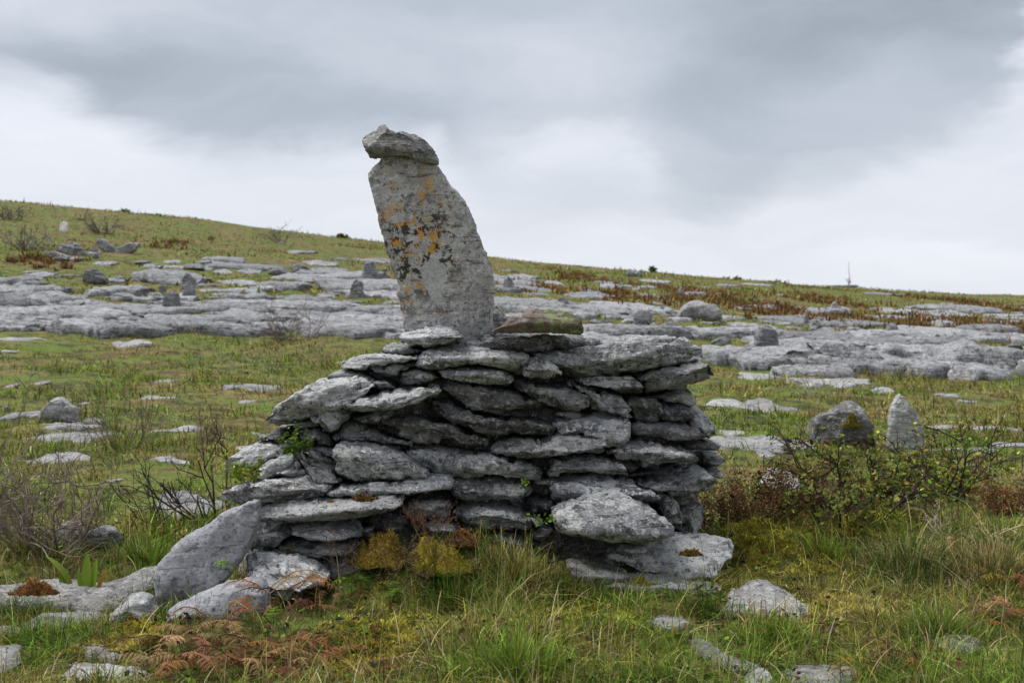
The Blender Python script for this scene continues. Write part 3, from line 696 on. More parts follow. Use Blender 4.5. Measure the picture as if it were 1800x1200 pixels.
field_stone('boulder', "1424,778 1426,742 1440,728 1462,722 1480,708 1502,704 1514,714 1525,738 1535,780 1480,786", 'dark grey boulder with a moss spot left of the pointed stone', 'rock_boulder', 'boulder', .6)
field_stone('pointed_stone', "1558,785 1562,745 1566,715 1574,700 1582,692 1592,702 1606,720 1618,742 1626,765 1626,790 1590,795", 'pale pointed upright stone beyond the leafy shrub', 'rock_point', 'standing stone', .45, True)
BG = [
 ('upright_stone', "318,529 322,510 319,498 320,483 330,480 345,490 342,505 346,530", 'dark crooked upright stone on the left pavement', 'rock_far', 1),
 ('upright_stone', "278,515 280,500 286,496 293,506 292,518", 'small dark stub just left of the crooked upright stone', 'rock_far', 1),
 ('upright_stone', "284,548 288,518 300,510 314,516 318,550", 'pale upright block below the crooked upright stone', 'rock_far', 1),
 ('boulder', "147,492 150,477 158,472 172,474 188,490 190,498 165,500", 'blunt grey boulder on the upper edge of the left pavement', 'rock_far', 0),
 ('upright_stone', "105,410 106,394 112,389 119,393 118,411", 'single white upright stone on the left hillside', 'white_rock', 1),
 ('tumbled_slab', "98,440 105,430 125,425 140,430 155,446 130,450", 'jagged dark slab at the left end of the tumbled slabs', 'rock_far', 0),
 ('tumbled_slab', "75,446 95,440 125,450 126,460 100,455", 'low pale slab in front of the tumbled slabs', 'rock_mid', 0),
 ('tumbled_slab', "168,432 172,420 182,418 200,432 212,446 190,444", 'narrow leaning slab in the middle of the tumbled slabs', 'rock_far', 0),
 ('tumbled_slab', "200,442 210,434 228,425 246,426 240,440 218,448", 'tilted rusty topped slab at the right end of the tumbled slabs', 'rock_mid', 0),
 ('tumbled_slab', "150,446 160,436 172,438 170,448", 'small pale slab between the tumbled slabs', 'rock_mid', 0),
 ('upright_stone', "635,495 637,470 645,458 656,460 664,475 665,498", 'dark rounded upright stone left of the standing stone', 'rock_far', 1),
 ('upright_stone', "664,507 667,487 676,478 685,486 688,508", 'smaller upright stone next to the dark rounded one', 'rock_far', 1),
 ('upright_stone', "612,525 618,500 626,490 638,496 640,526", 'pale upright stone lower left of the dark rounded one', 'rock_far', 1),
 ('upright_stone', "602,487 605,475 612,472 617,480 616,489", 'little block on the slope left of the rounded upright stones', 'rock_mid', 1),
 ('upright_stone', "882,510 886,492 894,486 902,492 900,512", 'slim upright stone just right of the standing stone', 'rock_far', 1),
 ('upright_stone', "976,545 980,526 990,522 1000,530 999,546", 'squat upright stone above the reddish cairn stone', 'rock_far', 1),
 ('upright_stone', "878,542 884,528 894,525 902,534 900,545", 'low pale upright block beside the standing stone foot', 'rock_far', 1),
 ('notched_stone', "1100,487 1103,474 1108,472 1114,478 1122,477 1127,474 1130,489", 'notched stone on the skyline right of the standing stone', 'rock_far', 0),
 ('upright_stone', "1192,520 1194,507 1198,503 1203,514 1202,523", 'thin grey spike on the right slope', 'rock_far', 1),
 ('boulder', "1188,558 1196,543 1210,530 1228,527 1246,533 1258,535 1268,548 1264,562 1225,565", 'large pale boulder on the right pavement', 'rock_mid', 0),
 ('upright_stone', "1112,578 1114,560 1112,549 1122,545 1140,546 1148,553 1144,566 1143,580", 'dark squarish upright block behind the cairn', 'rock_far', 1),
 ('boulder', "1155,582 1163,570 1182,565 1198,572 1203,584 1180,590", 'rounded boulder right of the dark squarish block', 'rock_far', 0),
 ('boulder', "1140,580 1143,570 1150,566 1155,572 1154,583", 'small pale stone between the dark block and rounded boulder', 'rock_mid', 0),
 ('boulder', "1325,612 1327,588 1335,573 1350,570 1363,580 1368,600 1366,616", 'big round headed boulder on the right ledge', 'rock_far', 1),
 ('upright_stone', "1408,573 1412,560 1418,550 1421,562 1423,574", 'sharp pointed spike stone on the right pavement', 'rock_far', 1),
 ('boulder', "1422,574 1428,563 1437,562 1446,572 1440,578", 'low stone touching the sharp spike stone', 'rock_far', 0),
 ('upright_stone', "1458,546 1462,534 1468,529 1474,536 1488,546 1475,550", 'white crooked stone in the rusty bracken', 'rock_mid', 0),
 ('upright_stone', "1641,606 1642,590 1648,585 1653,588 1652,607", 'narrow post like stone on the right pavement edge', 'rock_far', 1),
 ('boulder', "1555,582 1562,570 1572,567 1582,580 1575,586", 'grey hump shaped stone above the right ledge', 'rock_far', 0),
]
for nm, poly, lab, mt, vert in BG:
    field_stone(nm, poly, lab, mt, 'boulder' if nm == 'boulder' else 'stone', .3 if nm == 'tumbled_slab' else .6, bool(vert), facets=3 if nm == 'tumbled_slab' else 8)

# ---- low slabs showing through the meadow (bedrock), one piece each
bedrock = empty('bedrock', (0, 20, 0)); tag(bedrock, 'low limestone slabs showing through the meadow turf', None, None, 'structure')
def bbox_slab(x0, x1, y0, y1, parent, mat, rise=.35, seed=None):
    """slab whose picture box is x0..x1, y0..y1 : stands at its lower edge on the turf"""
    g = ground_hit((x0+x1)/2, y1)
    if g is None: return None
    Yf = g[1]; wx = (x1-x0)/FPX*Yf; hp = (y1-y0)/FPX*Yf
    h = min(hp*rise, .6)
    gb = ground_hit((x0+x1)/2, y0+(y1-y0)*rise*.9)
    Yb = gb[1] if gb else Yf+2
    Yb = float(np.clip(Yb, Yf+.3*wx, Yf+1.6*wx+.2))
    r = np.random.default_rng(int(abs(x0*7+y0*13)) if seed is None else seed)
    cx = g[0]; n = 14 if parent is bedrock else int(r.integers(6, 9)); th = np.linspace(0, 2*np.pi, n, endpoint=False)+r.uniform(0, .4)
    rad = 1+r.normal(0, .22, n)
    ex = np.sign(np.cos(th))*np.abs(np.cos(th))**.75; ey = np.sign(np.sin(th))*np.abs(np.sin(th))**.6
    XY = np.stack([cx+ex*rad*wx/2, (Yf+Yb)/2+ey*rad*(Yb-Yf)/2], 1)
    return flat('slab', XY, h, mat, parent, bury=.12+.1*h, res=min(1, 7/Yf*1.3), amp=float(np.clip(.26*h, .012, .14)), e=r.uniform(.25, .55), facets=9, strata=1.1, tiltz=r.normal(0, .02))
MEADOW = [(175,255,597,612),(28,155,757,776),(40,150,741,757),(45,146,793,813),(250,330,748,760),(255,312,662,674),(232,302,687,701),
 (373,476,675,689),(412,452,701,711),(0,22,670,682),(55,78,664,678),(135,190,731,745),(0,70,722,738),(250,330,800,815),(430,490,760,770),
 (405,440,782,792),(0,10,698,722),(130,155,706,712),(175,200,838,846),(1305,1400,655,668),(1400,1500,662,678),(1470,1560,664,680),(1545,1585,678,692),
 (1245,1330,698,716),(1310,1422,702,726),(1242,1400,758,790),(1380,1432,770,792),(1330,1370,788,804),(1648,1702,689,702),(1640,1695,742,754),(1740,1830,774,786),
 (1640,1760,782,794),(1722,1762,812,822),(1270,1300,672,680),(1700,1800,748,756),(1275,1330,752,764),(1690,1730,700,708), (0, 30, 612, 620), (0,60,588,596)]
for b in MEADOW: bbox_slab(*b, bedrock, 'rock_mid', .36)

# ---- limestone pavement bands
pav = empty('limestone_pavement', (-8, 45, 1)); tag(pav, 'broken limestone pavement terraces left of the cairn', None, None, 'structure')
pav2 = empty('limestone_pavement', (10, 45, 1)); tag(pav2, 'broken limestone pavement terraces right of the cairn', None, None, 'structure')
def band(parent, xs, up, lo, n, seed, skip=0.0, big=.25):
    """broken slabs strewn over a band, back to front, with a few long shelves"""
    r = np.random.default_rng(seed)
    for k in range(n):
        f = (k+r.random())/n; f = f**.9; mid = r.uniform(xs[0], xs[-1]); u_, l_ = np.interp(mid, xs, up), np.interp(mid, xs, lo)
        yb = u_+(l_-u_)*f; wd = r.uniform(120, 270) if r.random() < big else np.exp(r.uniform(math.log(22), math.log(120)))
        wd *= .65+.6*f; hg = np.clip(wd*r.uniform(.08, .26), 6, 26)
        if r.random() < .25 and parent is pav and 80 < mid < 200 and 515 < yb < 540: continue
        bbox_slab(mid-wd/2, mid+wd/2, yb-hg, yb, parent, 'rock_far', r.uniform(.25, .8), int(r.integers(1e6)))
band(pav, [-130, 0, 300, 600, 740], [478, 482, 490, 502, 508], [578, 584, 592, 592, 602], 200, 3, big=.14)
band(pav2, [860, 1000, 1200, 1400, 1940], [500, 522, 550, 568, 588], [596, 615, 640, 655, 664], 250, 5, big=.14)
band(pav2, [860, 1000, 1200, 1400, 1940], [486, 492, 510, 520, 540], [500, 522, 545, 562, 582], 45, 8, big=0)
band(pav, [250, 420, 560, 720], [455, 455, 462, 480], [478, 482, 492, 500], 22, 11, big=0)
def rubble(parent, xs, up, lo, n, seed):
    r = np.random.default_rng(seed)
    for k in range(n):
        mid = r.uniform(xs[0], xs[-1]); f = r.random()**.8; yb = np.interp(mid, xs, up)+(np.interp(mid, xs, lo)-np.interp(mid, xs, up))*f
        g = ground_hit(mid, yb)
        if g is None: continue
        wd, hg = r.uniform(5, 20)*(.7+.6*f), r.uniform(4, 13)*(.7+.6*f); m = 7; th = np.sort(r.uniform(0, 2*np.pi, m))+.2
        P = np.stack([mid+wd*np.cos(th), yb-hg*.35+hg*.8*np.sin(th)], 1)
        erect('stone', P, g[1]+.05, wd/FPX*g[1]*.6, wd/FPX*g[1]*.8, ['rock_far', 'rock_far', 'rock_mid'][r.integers(3)], parent, .5, e=.5, res=.2, facets=9, amp=.02)
rubble(pav, [-60, 0, 300, 600, 720], [480, 484, 492, 504, 510], [574, 580, 588, 588, 598], 45, 31)
rubble(pav2, [870, 1000, 1200, 1400, 1860], [496, 515, 540, 560, 580], [592, 612, 636, 650, 660], 75, 32)
rubble(bedrock, [100, 400, 700], [440, 445, 465], [470, 480, 495], 14, 33)
# thick front ledge on the right
ledge_r = np.random.default_rng(77)
for (x0, x1, y0, y1) in [(1240, 1330, 606, 645), (1300, 1400, 612, 652), (1385, 1475, 606, 640), (1380, 1500, 634, 662), (1460, 1560, 600, 640), (1500, 1600, 628, 664),
        (1545, 1660, 598, 634), (1590, 1700, 624, 664), (1650, 1770, 598, 640), (1690, 1800, 630, 666), (1760, 1880, 606, 664), (1860, 1960, 606, 666)]:
    bbox_slab(x0, x1, y0, y1, pav2, 'rock_far', .78, int(ledge_r.integers(1e6)))
for (x0, x1, y0, y1) in [(-60, 85, 498, 545), (-40, 70, 540, 572), (60, 170, 548, 588), (150, 330, 560, 592), (320, 520, 562, 594), (500, 720, 566, 598)]:
    bbox_slab(x0, x1, y0, y1, pav, 'rock_far', .6, int(ledge_r.integers(1e6)))
# hillside slabs and skyline stones
for (x0, x1, y0, y1) in [(278,312,453,461),(342,392,455,467),(245,272,463,471),(330,372,466,475),(372,410,472,480),(222,280,484,494),(470,550,476,494),(498,545,437,447),
     (575,612,447,458),(618,700,455,462),(410,470,495,503),(160,200,458,466),(40,80,474,480),(480,500,425,430),(640,690,452,458),(880,910,470,478),(910,955,483,491),
     (1055,1105,492,498),(1110,1190,489,497),(1262,1300,498,505),(1232,1252,501,506),(1315,1360,495,502),(1440,1500,498,504),(1530,1600,514,520),(1575,1640,537,552),(1640,1700,530,545),
     (1520,1660,553,562),(1765,1800,549,558), (150,170,440,447),(20,50,500,508)]:
    bbox_slab(x0, x1, y0, y1, bedrock, 'rock_far', .45)
#VEGETATION
# ================================================================== vegetation
PAL = {'green': (.095, .15, .022), 'bright': (.175, .275, .03), 'olive': (.16, .165, .03), 'yellow': (.28, .255, .05), 'straw': (.42, .34, .17),
       'brown': (.13, .075, .034), 'rust': (.30, .135, .055), 'tan': (.40, .24, .12), 'dull': (.20, .095, .045), 'moss': (.37, .31, .04), 'dkgreen': (.035, .07, .016), 'gold': (.30, .19, .035), 'redbr': (.13, .055, .035)}
def pal(names, w, n, r, jit=.42):
    P = np.array([PAL[k] for k in names]); idx = r.choice(len(names), n, p=np.array(w)/np.sum(w))
    c = P[idx]*np.exp(r.normal(0, jit, (n, 1)))*(1+r.normal(0, .06, (n, 3)))
    return np.clip(c, .005, .8)
def blade_arrays(x, y, z, L, wd, head, bend, droop, col, nseg, r):
    """ribbon blades; returns verts, tris, cols"""
    n = len(x); m = 2*nseg+1
    t = np.concatenate([np.repeat(np.arange(nseg)/nseg, 2), [1.0]])
    side = np.concatenate([np.tile([-1., 1.], nseg), [0.]])
    hx, hy = np.cos(head), np.sin(head); tw = head+np.pi/2+r.normal(0, .6, n); sx, sy = np.cos(tw), np.sin(tw)
    up = t[None]-droop[:, None]*t[None]**2; ho = bend[:, None]*t[None]**1.6
    wv = wd[:, None]*.5*side[None]*(1-.55*t[None])
    v = np.empty((n, m, 3))
    v[..., 0] = x[:, None]+hx[:, None]*ho*L[:, None]+sx[:, None]*wv
    v[..., 1] = y[:, None]+hy[:, None]*ho*L[:, None]+sy[:, None]*wv
    v[..., 2] = z[:, None]+up*L[:, None]
    tr = []
    for k in range(nseg-1): a = 2*k; tr += [(a, a+1, a+3), (a, a+3, a+2)]
    a = 2*(nseg-1); tr.append((a, a+1, a+2))
    T = (np.arange(n)[:, None, None]*m+np.array(tr)[None]).reshape(-1, 3)
    return v.reshape(-1, 3), T, np.repeat(col, m, 0)
def join(parts):
    V, T, C, k = [], [], [], 0
    for v, t, c in parts: V.append(v); T.append(t+k); C.append(c); k += len(v)
    return np.concatenate(V), np.concatenate(T), np.concatenate(C)
def plant_obj(name, parts, mat, parent=None, loc=None):
    v, t, c = join(parts) if isinstance(parts, list) else parts
    if loc is None: loc = np.zeros(3)
    loc = np.asarray(loc, float)
    o = mesh_obj(name, np_mesh(name, v-loc, tris=t, col=c, smooth=False), mat, parent, loc if parent is None else loc-np.array(parent.location))
    return o
def to_px(x, y): return x/np.maximum(y, .5)*FPX+CXP

# places with a plant cover of their own: picture box -> world ellipse, palette
def patch(px, py, rx, ry, names, wts, hmul):
    g = ground_hit(px, py); a = ground_hit(px, py+ry); b = ground_hit(px, py-ry)
    ry_ = max(.08, ((b[1] if b else g[1]*1.3)-(a[1] if a else g[1]*.8))/2)
    return (g[0], g[1], rx/FPX*g[1], ry_, names, wts, hmul)
PATCHES = [patch(*p) for p in [
 (700, 1110, 120, 45, ['moss', 'yellow', 'olive'], [4, 2, 1], .30), (650, 1150, 90, 40, ['moss', 'gold', 'brown', 'olive'], [3, 1, 1, 1], .4),
 (1400, 985, 130, 40, ['moss', 'yellow', 'olive'], [4, 2, 1], .30), (1330, 950, 60, 30, ['moss', 'olive', 'green'], [4, 1, 1], .3),
 (235, 1112, 50, 22, ['moss', 'gold', 'yellow'], [3, 1, 2], .28), (1250, 1105, 50, 18, ['gold', 'rust', 'straw'], [2, 1, 1], .6),
 (1480, 1070, 110, 25, ['yellow', 'straw', 'moss'], [2, 2, 2], .45), (200, 1140, 80, 15, ['straw', 'moss', 'yellow'], [2, 2, 1], .35),
 (900, 1170, 130, 40, ['green', 'bright', 'straw'], [3, 2, 1], 1.1), (60, 1150, 90, 40, ['green', 'bright', 'dkgreen'], [3, 2, 1], .7),
 (1640, 990, 150, 60, ['dkgreen', 'green', 'straw', 'brown'], [2, 3, 3, 1], 1.25), (1270, 1130, 150, 40, ['green', 'bright', 'olive'], [3, 2, 1], .9),
 (900, 985, 90, 50, ['straw', 'yellow', 'olive', 'green'], [1.5, 3, 2, 3], .9), (1500, 940, 150, 35, ['moss', 'olive', 'green'], [3, 2, 2], .45), (1020, 1090, 110, 30, ['moss', 'bright', 'olive'], [3, 2, 2], .5), (420, 1150, 170, 75, ['green', 'olive', 'brown', 'straw'], [2, 2, 3, 1], .38), (560, 1075, 90, 40, ['green', 'olive', 'brown'], [2, 2, 2], .5),
 (330, 600, 120, 25, ['bright', 'green', 'olive'], [3, 2, 1], 1.0), (560, 610, 110, 15, ['bright', 'green'], [3, 2], 1.0), (430, 640, 120, 25, ['dkgreen', 'green', 'brown'], [2, 3, 1], 1.0),
 (200, 660, 160, 30, ['green', 'bright', 'olive'], [3, 2, 1], 1.0), (1500, 645, 250, 12, ['bright', 'green', 'straw'], [2, 2, 1], 1.0), (1730, 730, 90, 30, ['bright', 'green', 'olive'], [3, 2, 1], 1.0),
 (1290, 735, 60, 20, ['green', 'dkgreen', 'bright'], [2, 2, 1], .9), (360, 830, 80, 40, ['bright', 'green', 'yellow'], [3, 2, 2], .8), (80, 600, 90, 15, ['yellow', 'olive'], [2, 1], .8),
 (100, 870, 160, 60, ['straw', 'olive', 'brown', 'green'], [2, 2, 2, 1], 1.0), (240, 830, 40, 20, ['moss', 'yellow'], [2, 2], .4)]]
RUST = [(1230, 520, 110, 14), (1330, 545, 60, 12), (1400, 548, 80, 14), (1560, 572, 130, 12), (1700, 570, 110, 22), (1780, 545, 60, 20), (1090, 520, 70, 14),
        (950, 505, 60, 10), (1010, 490, 50, 8), (100, 465, 60, 10), (60, 455, 40, 8), (760, 435, 60, 8), (300, 430, 40, 8), (1450, 530, 60, 10)]
RUSTW = [patch(a, b, c, d, ['rust', 'redbr', 'brown', 'olive'], [4, 3, 2, 1], 1.0) for a, b, c, d in RUST]
def cover(x, y, r, base_names, base_w, patches):
    """colour and height multiplier for every blade"""
    n = len(x); col = pal(base_names, base_w, n, r); hm = np.ones(n)
    wob = .45*fbm2(x*3.1/np.maximum(y*.13, 1), y*3.1/np.maximum(y*.13, 1), 1.0, 2, 41)
    for (cx, cy, rx, ry, names, wts, h) in patches:
        d = ((x-cx)/rx)**2+((y-cy)/ry)**2+wob
        k = d < r.uniform(.7, 1.2, n)
        if k.any(): col[k] = pal(names, wts, int(k.sum()), r); hm[k] = h
    return col, hm
def meadow(name, label, n, y0, y1, hgt, wid, nseg, seed, base, bw, tuss=0, px0=-330, px1=2130, patches=PATCHES, power=1.0):
    r = np.random.default_rng(seed)
    u = r.random(n)
    if tuss:
        nt_ = n//tuss; k = r.random(nt_); ty = y0*(y1/y0)**(k**power); tx = (r.uniform(px0, px1, nt_)-CXP)/FPX*ty
        tr_ = r.uniform(.03, .10, nt_)*(ty/7); th = np.exp(r.normal(0, .3, nt_)); who = np.repeat(np.arange(nt_), tuss); n = len(who)
        dx, dy = r.normal(0, 1, n)*tr_[who], r.normal(0, 1, n)*tr_[who]; x, y = tx[who]+dx, ty[who]+dy
        head = np.arctan2(dy, dx)+r.normal(0, .7, n); hf = th[who]
    else:
        y = y0*(y1/y0)**(u**power); x = (r.uniform(px0, px1, n)-CXP)/FPX*y; head = r.uniform(0, 2*np.pi, n); hf = np.ones(n)
    # patchy: thinner where a noise field says so
    dens = fbm2(x, y, .16*np.median(y), 3, seed)
    keep = ~masked(x, y) & (r.random(n) < (np.clip(.78+.5*dens, .25, 1) if name != 'ground_cover' else 1)); x, y, head, hf = x[keep], y[keep], head[keep], hf[keep]; n = len(x)
    # species patches
    sn = fbm2(x, y, .11*np.median(y), 2, seed+3); sn2 = fbm2(x, y, .05*np.median(y), 2, seed+8)
    col, hm = cover(x, y, r, base, bw, patches)
    sj = sn+r.normal(0, .10, n); fresh = (sj > .15) & (hm == 1); dry = (sj < -.18) & (hm == 1)
    if fresh.any(): col[fresh] = pal(['green', 'bright', 'olive', 'straw'], [4, 2, 2, .7] if y1 < 60 else [2, .4, 4, .5], int(fresh.sum()), r)
    if dry.any(): col[dry] = pal(['straw', 'yellow', 'brown', 'olive'], [1.2, 3, 2, 2.5], int(dry.sum()), r)
    if name == 'ground_cover': hm = np.maximum(hm, .9)
    L = hgt*np.exp(r.normal(0, .35, n))*hf*hm*(1+(.5 if y1 < 12 else 1.3)*sn2); L = np.maximum(L, hgt*.15)
    wd = wid*np.exp(r.normal(0, .25, n))
    bend = np.abs(r.normal(.95 if y1 < 12 else .75, .45, n)); droop = np.clip(bend*r.uniform(.4, .85, n), 0, .97)
    z = terrain(x, y)-.01
    if name == 'ground_cover': col = col*.8     # dark thatch and moss, plus shade between the blades put into the colour
    o = plant_obj(name, blade_arrays(x, y, z, L, wd, head, bend, droop, col, nseg, r), M['leaf'])
    return tag(o, label, None, None, 'stuff')
B0 = ['green', 'olive', 'yellow', 'straw', 'brown', 'dkgreen']
meadow('grass', 'tangled green and straw grass in front of the cairn', 138000, 4.9, 9.2, .095, .0042, 3, 1, ['green', 'bright', 'olive', 'yellow', 'straw', 'brown', 'dkgreen'], [4, 2, 3, 1.6, .9, 1.5, 2.2], 45)
meadow('ground_cover', 'short mossy turf under the foreground grass', 140000, 5.3, 10.3, .024, .010, 1, 2, ['moss', 'olive', 'green', 'brown', 'yellow'], [2.5, 3, 2.5, 1.3, 1.5])
meadow('meadow_grass', 'rough meadow grass behind the cairn', 105000, 8.8, 19.5, .075, .0105, 2, 3, ['green', 'bright', 'olive', 'yellow', 'straw', 'brown', 'dkgreen'], [5, 3.5, 3, 1.6, .8, 1.3, 1.6], 30)
meadow('meadow_grass', 'rough grass between the cairn and the limestone pavement', 150000, 18.5, 46, .085, .024, 1, 4, ['green', 'bright', 'olive', 'yellow', 'straw', 'brown', 'dkgreen'], [5, 3.5, 3, 1.6, .4, 1.6, 1.6], 14)
meadow('hill_grass', 'olive and yellow grass on the hillside behind', 150000, 42, 170, .09, .09, 1, 5, ['olive', 'yellow', 'green', 'brown', 'dkgreen', 'dull'], [4, 2.6, 1.2, 3.2, .8, .7], 10, patches=RUSTW, power=.8)

def far_bracken():
    r = np.random.default_rng(71); parts = []
    for (cx, cy, rx, ry, names, wts, h) in RUSTW:
        n = int(np.clip(rx*ry*55, 250, 1500)); a, q = r.uniform(0, 6.28, n), np.sqrt(r.random(n))
        k = max(1, n//12); tx, ty = r.normal(0, .55, k), r.normal(0, .55, k); who = r.integers(0, k, n)
        x, y = cx+(tx[who]+r.normal(0, .07, n))*rx, cy+(ty[who]+r.normal(0, .07, n))*ry
        bend = np.abs(r.normal(.8, .4, n))
        parts.append(blade_arrays(x, y, terrain(x, y)-.02, r.uniform(.2, .5, n), r.uniform(.05, .10, n), r.uniform(0, 6.28, n), bend, bend*.6, pal(['dull', 'redbr', 'brown', 'olive'], [4, 2.5, 3, 2], n, r), 2, r))
    return parts
tag(plant_obj('bracken_patch', far_bracken(), M['leaf']), 'rust red patches of dying bracken on the far slope', None, None, 'stuff')
# tall single stalks in the foreground
def stalks(n, seed):
    r = np.random.default_rng(seed); y = 5.2*(9.0/5.2)**r.random(n); x = (r.uniform(-200, 2000, n)-CXP)/FPX*y
    k = ~masked(x, y); x, y = x[k], y[k]; n = len(x)
    col = pal(['straw', 'yellow', 'green', 'brown'], [4, 2, 2, 1], n, r); L = r.uniform(.10, .27, n); bend = np.abs(r.normal(.5, .3, n))
    return blade_arrays(x, y, terrain(x, y)-.01, L, r.uniform(.003, .006, n), r.uniform(0, 6.28, n), bend, bend*.55, col, 5, r)
tag(plant_obj('tall_grass', stalks(3000, 12), M['leaf']), 'long arching straw coloured grass blades over the turf', None, None, 'stuff')

def dead_stems(n, seed):
    r = np.random.default_rng(seed); nc_ = n//14; ty = 9.5*(44/9.5)**r.random(nc_); tx = (r.uniform(-200, 2000, nc_)-CXP)/FPX*ty
    keep = fbm2(tx, ty, 4.0, 2, 77) > -.1; tx, ty = tx[keep], ty[keep]; who = np.repeat(np.arange(len(tx)), 14); n = len(who)
    x, y = tx[who]+r.normal(0, .016, n)*ty[who], ty[who]+r.normal(0, .016, n)*ty[who]; k = ~masked(x, y); x, y = x[k], y[k]; n = len(x)
    return blade_arrays(x, y, terrain(x, y)-.01, r.uniform(.07, .20, n)*(y/20)**.3, .0010*y*r.uniform(.4, 1.1, n), r.uniform(0, 6.28, n), np.abs(r.normal(.8, .45, n)), np.full(n, .3),
        pal(['brown', 'redbr', 'straw', 'olive'], [4, 2, 1.2, 1.5], n, r), 2, r)
tag(plant_obj('dead_stems', dead_stems(9000, 78), M['leaf']), 'brown dead stalks standing in clumps over the meadow', None, None, 'stuff')
# moss carpets and low herbs that break up the grass
def moss_carpet():
    r = np.random.default_rng(81); parts = []
    for (cx, cy, rx, ry, names, wts, h) in PATCHES:
        if 'moss' not in names or cy > 11: continue
        n = 4200; a, q = r.uniform(0, 6.283, n), np.sqrt(r.random(n)); wob = 1+.3*np.sin(3*a+cx*9)+.15*np.sin(7*a)
        x, y = cx+rx*q*wob*np.cos(a), cy+ry*q*wob*np.sin(a); k = ~masked(x, y); x, y = x[k], y[k]; n = len(x)
        lump = np.clip(fbm2(x, y, .11, 2, 83), -.5, .8)
        col = pal(names, wts, n, r, .3)*np.exp(.7*fbm2(x, y, .07, 2, 85))[:, None]
        parts.append(blade_arrays(x, y, terrain(x, y)+.012+.035*lump, r.uniform(.012, .03, n), r.uniform(.006, .012, n), r.uniform(0, 6.28, n), np.abs(r.normal(.8, .5, n)), np.full(n, .3), np.clip(col, .01, .7), 1, r))
    return parts
tag(plant_obj('moss_carpet', moss_carpet(), M['leaf']), 'yellow green moss carpets between the foreground grass', None, None, 'stuff')
def herbs(n, seed):
    r = np.random.default_rng(seed); y = 5.3*(10/5.3)**r.random(n); x = (r.uniform(-250, 2050, n)-CXP)/FPX*y
    k = (~masked(x, y)) & (fbm2(x, y, .35, 2, 91)+r.normal(0, .15, n) > .12); x, y = x[k], y[k]
    p = np.stack([x, y, terrain(x, y)+r.uniform(.015, .06, len(x))], 1)
    return leaves(p, r, .026, ['green', 'dkgreen', 'bright', 'redbr', 'brown'], [3, 3, 1.5, 1.5, 2], 2, .02)
# ---- tussocks one can point at
def tussock(px, py, n, L, rad, names, wts, label, seed):
    r = np.random.default_rng(seed); g = ground_hit(px, py); rr = np.minimum(np.abs(r.normal(0, rad, n)), 1.9*rad); an = r.uniform(0, 6.28, n)
    x, y = g[0]+rr*np.cos(an), g[1]+rr*np.sin(an)*.8
    bend = np.abs(r.normal(.55, .3, n)); col = pal(names, wts, n, r)
    v = blade_arrays(x, y, terrain(x, y)-.015, L*np.exp(r.normal(0, .3, n)), r.uniform(.003, .006, n), an+r.normal(0, .8, n), bend, bend*r.uniform(.4, .75, n), col, 4, r)
    return tag(plant_obj('grass_tussock', v, M['leaf'], None, g), label, 'grass tussock')
for a in [(905, 1010, 1100, .12, .18, ['straw', 'yellow', 'olive', 'brown', 'green'], [2, 3, 2, 1, 2], 'big drooping straw coloured tussock in front of the cairn', 1),
          (905, 1190, 900, .17, .13, ['bright', 'green', 'yellow'], [3, 2, 1], 'bright green tussock at the bottom centre', 2),
          (60, 1130, 700, .12, .13, ['bright', 'green', 'dkgreen'], [3, 3, 1], 'green tussock at the bottom left corner', 3),
          (30, 1075, 450, .11, .10, ['bright', 'green'], [3, 3], 'fresh green tussock left of the flat dark rock', 4),
          (1365, 1125, 600, .12, .11, ['green', 'bright', 'olive'], [3, 2, 1], 'green tussock right of the long pale rock streak', 5),
          (1450, 975, 450, .13, .10, ['bright', 'green', 'yellow'], [3, 2, 1], 'fresh green tussock on the mossy bank at right', 6),
          (1600, 1010, 1300, .22, .17, ['green', 'straw', 'dkgreen', 'olive'], [3, 2, 2, 1], 'dark shaggy tussock on the bank below the leafy shrub', 7),
          (1650, 1120, 700, .17, .12, ['bright', 'green', 'straw'], [2, 3, 1], 'green tussock beside the small pale stone at lower right', 8),
          (250, 985, 700, .15, .14, ['green', 'bright', 'straw'], [3, 2, 1], 'green tussock behind the long ledge on the left', 9),
          (60, 970, 600, .15, .16, ['green', 'straw', 'olive'], [3, 2, 1], 'grass tussock under the grey thorn bush', 10),
          (1740, 1010, 700, .20, .13, ['straw', 'olive', 'brown'], [3, 2, 1], 'straw tussock next to the orange fern at the right edge', 11),
          (1000, 1045, 600, .11, .13, ['green', 'olive', 'dkgreen', 'straw'], [3, 2, 2, 1], 'green tussock right of the big straw tussock at the cairn foot', 13),
          (800, 1060, 800, .15, .15, ['green', 'bright', 'dkgreen', 'brown'], [3, 2, 2, 1], 'green tussock in front of the green fern', 14),
          (1070, 1120, 600, .11, .13, ['green', 'bright', 'dkgreen', 'straw'], [3, 2, 2, 1], 'wide green tussock left of the small pinkish stone', 15),
          (1240, 1080, 400, .10, .09, ['dkgreen', 'green', 'olive'], [3, 2, 1], 'dark green tussock right of the small pinkish stone', 12)]:
    tussock(*a)

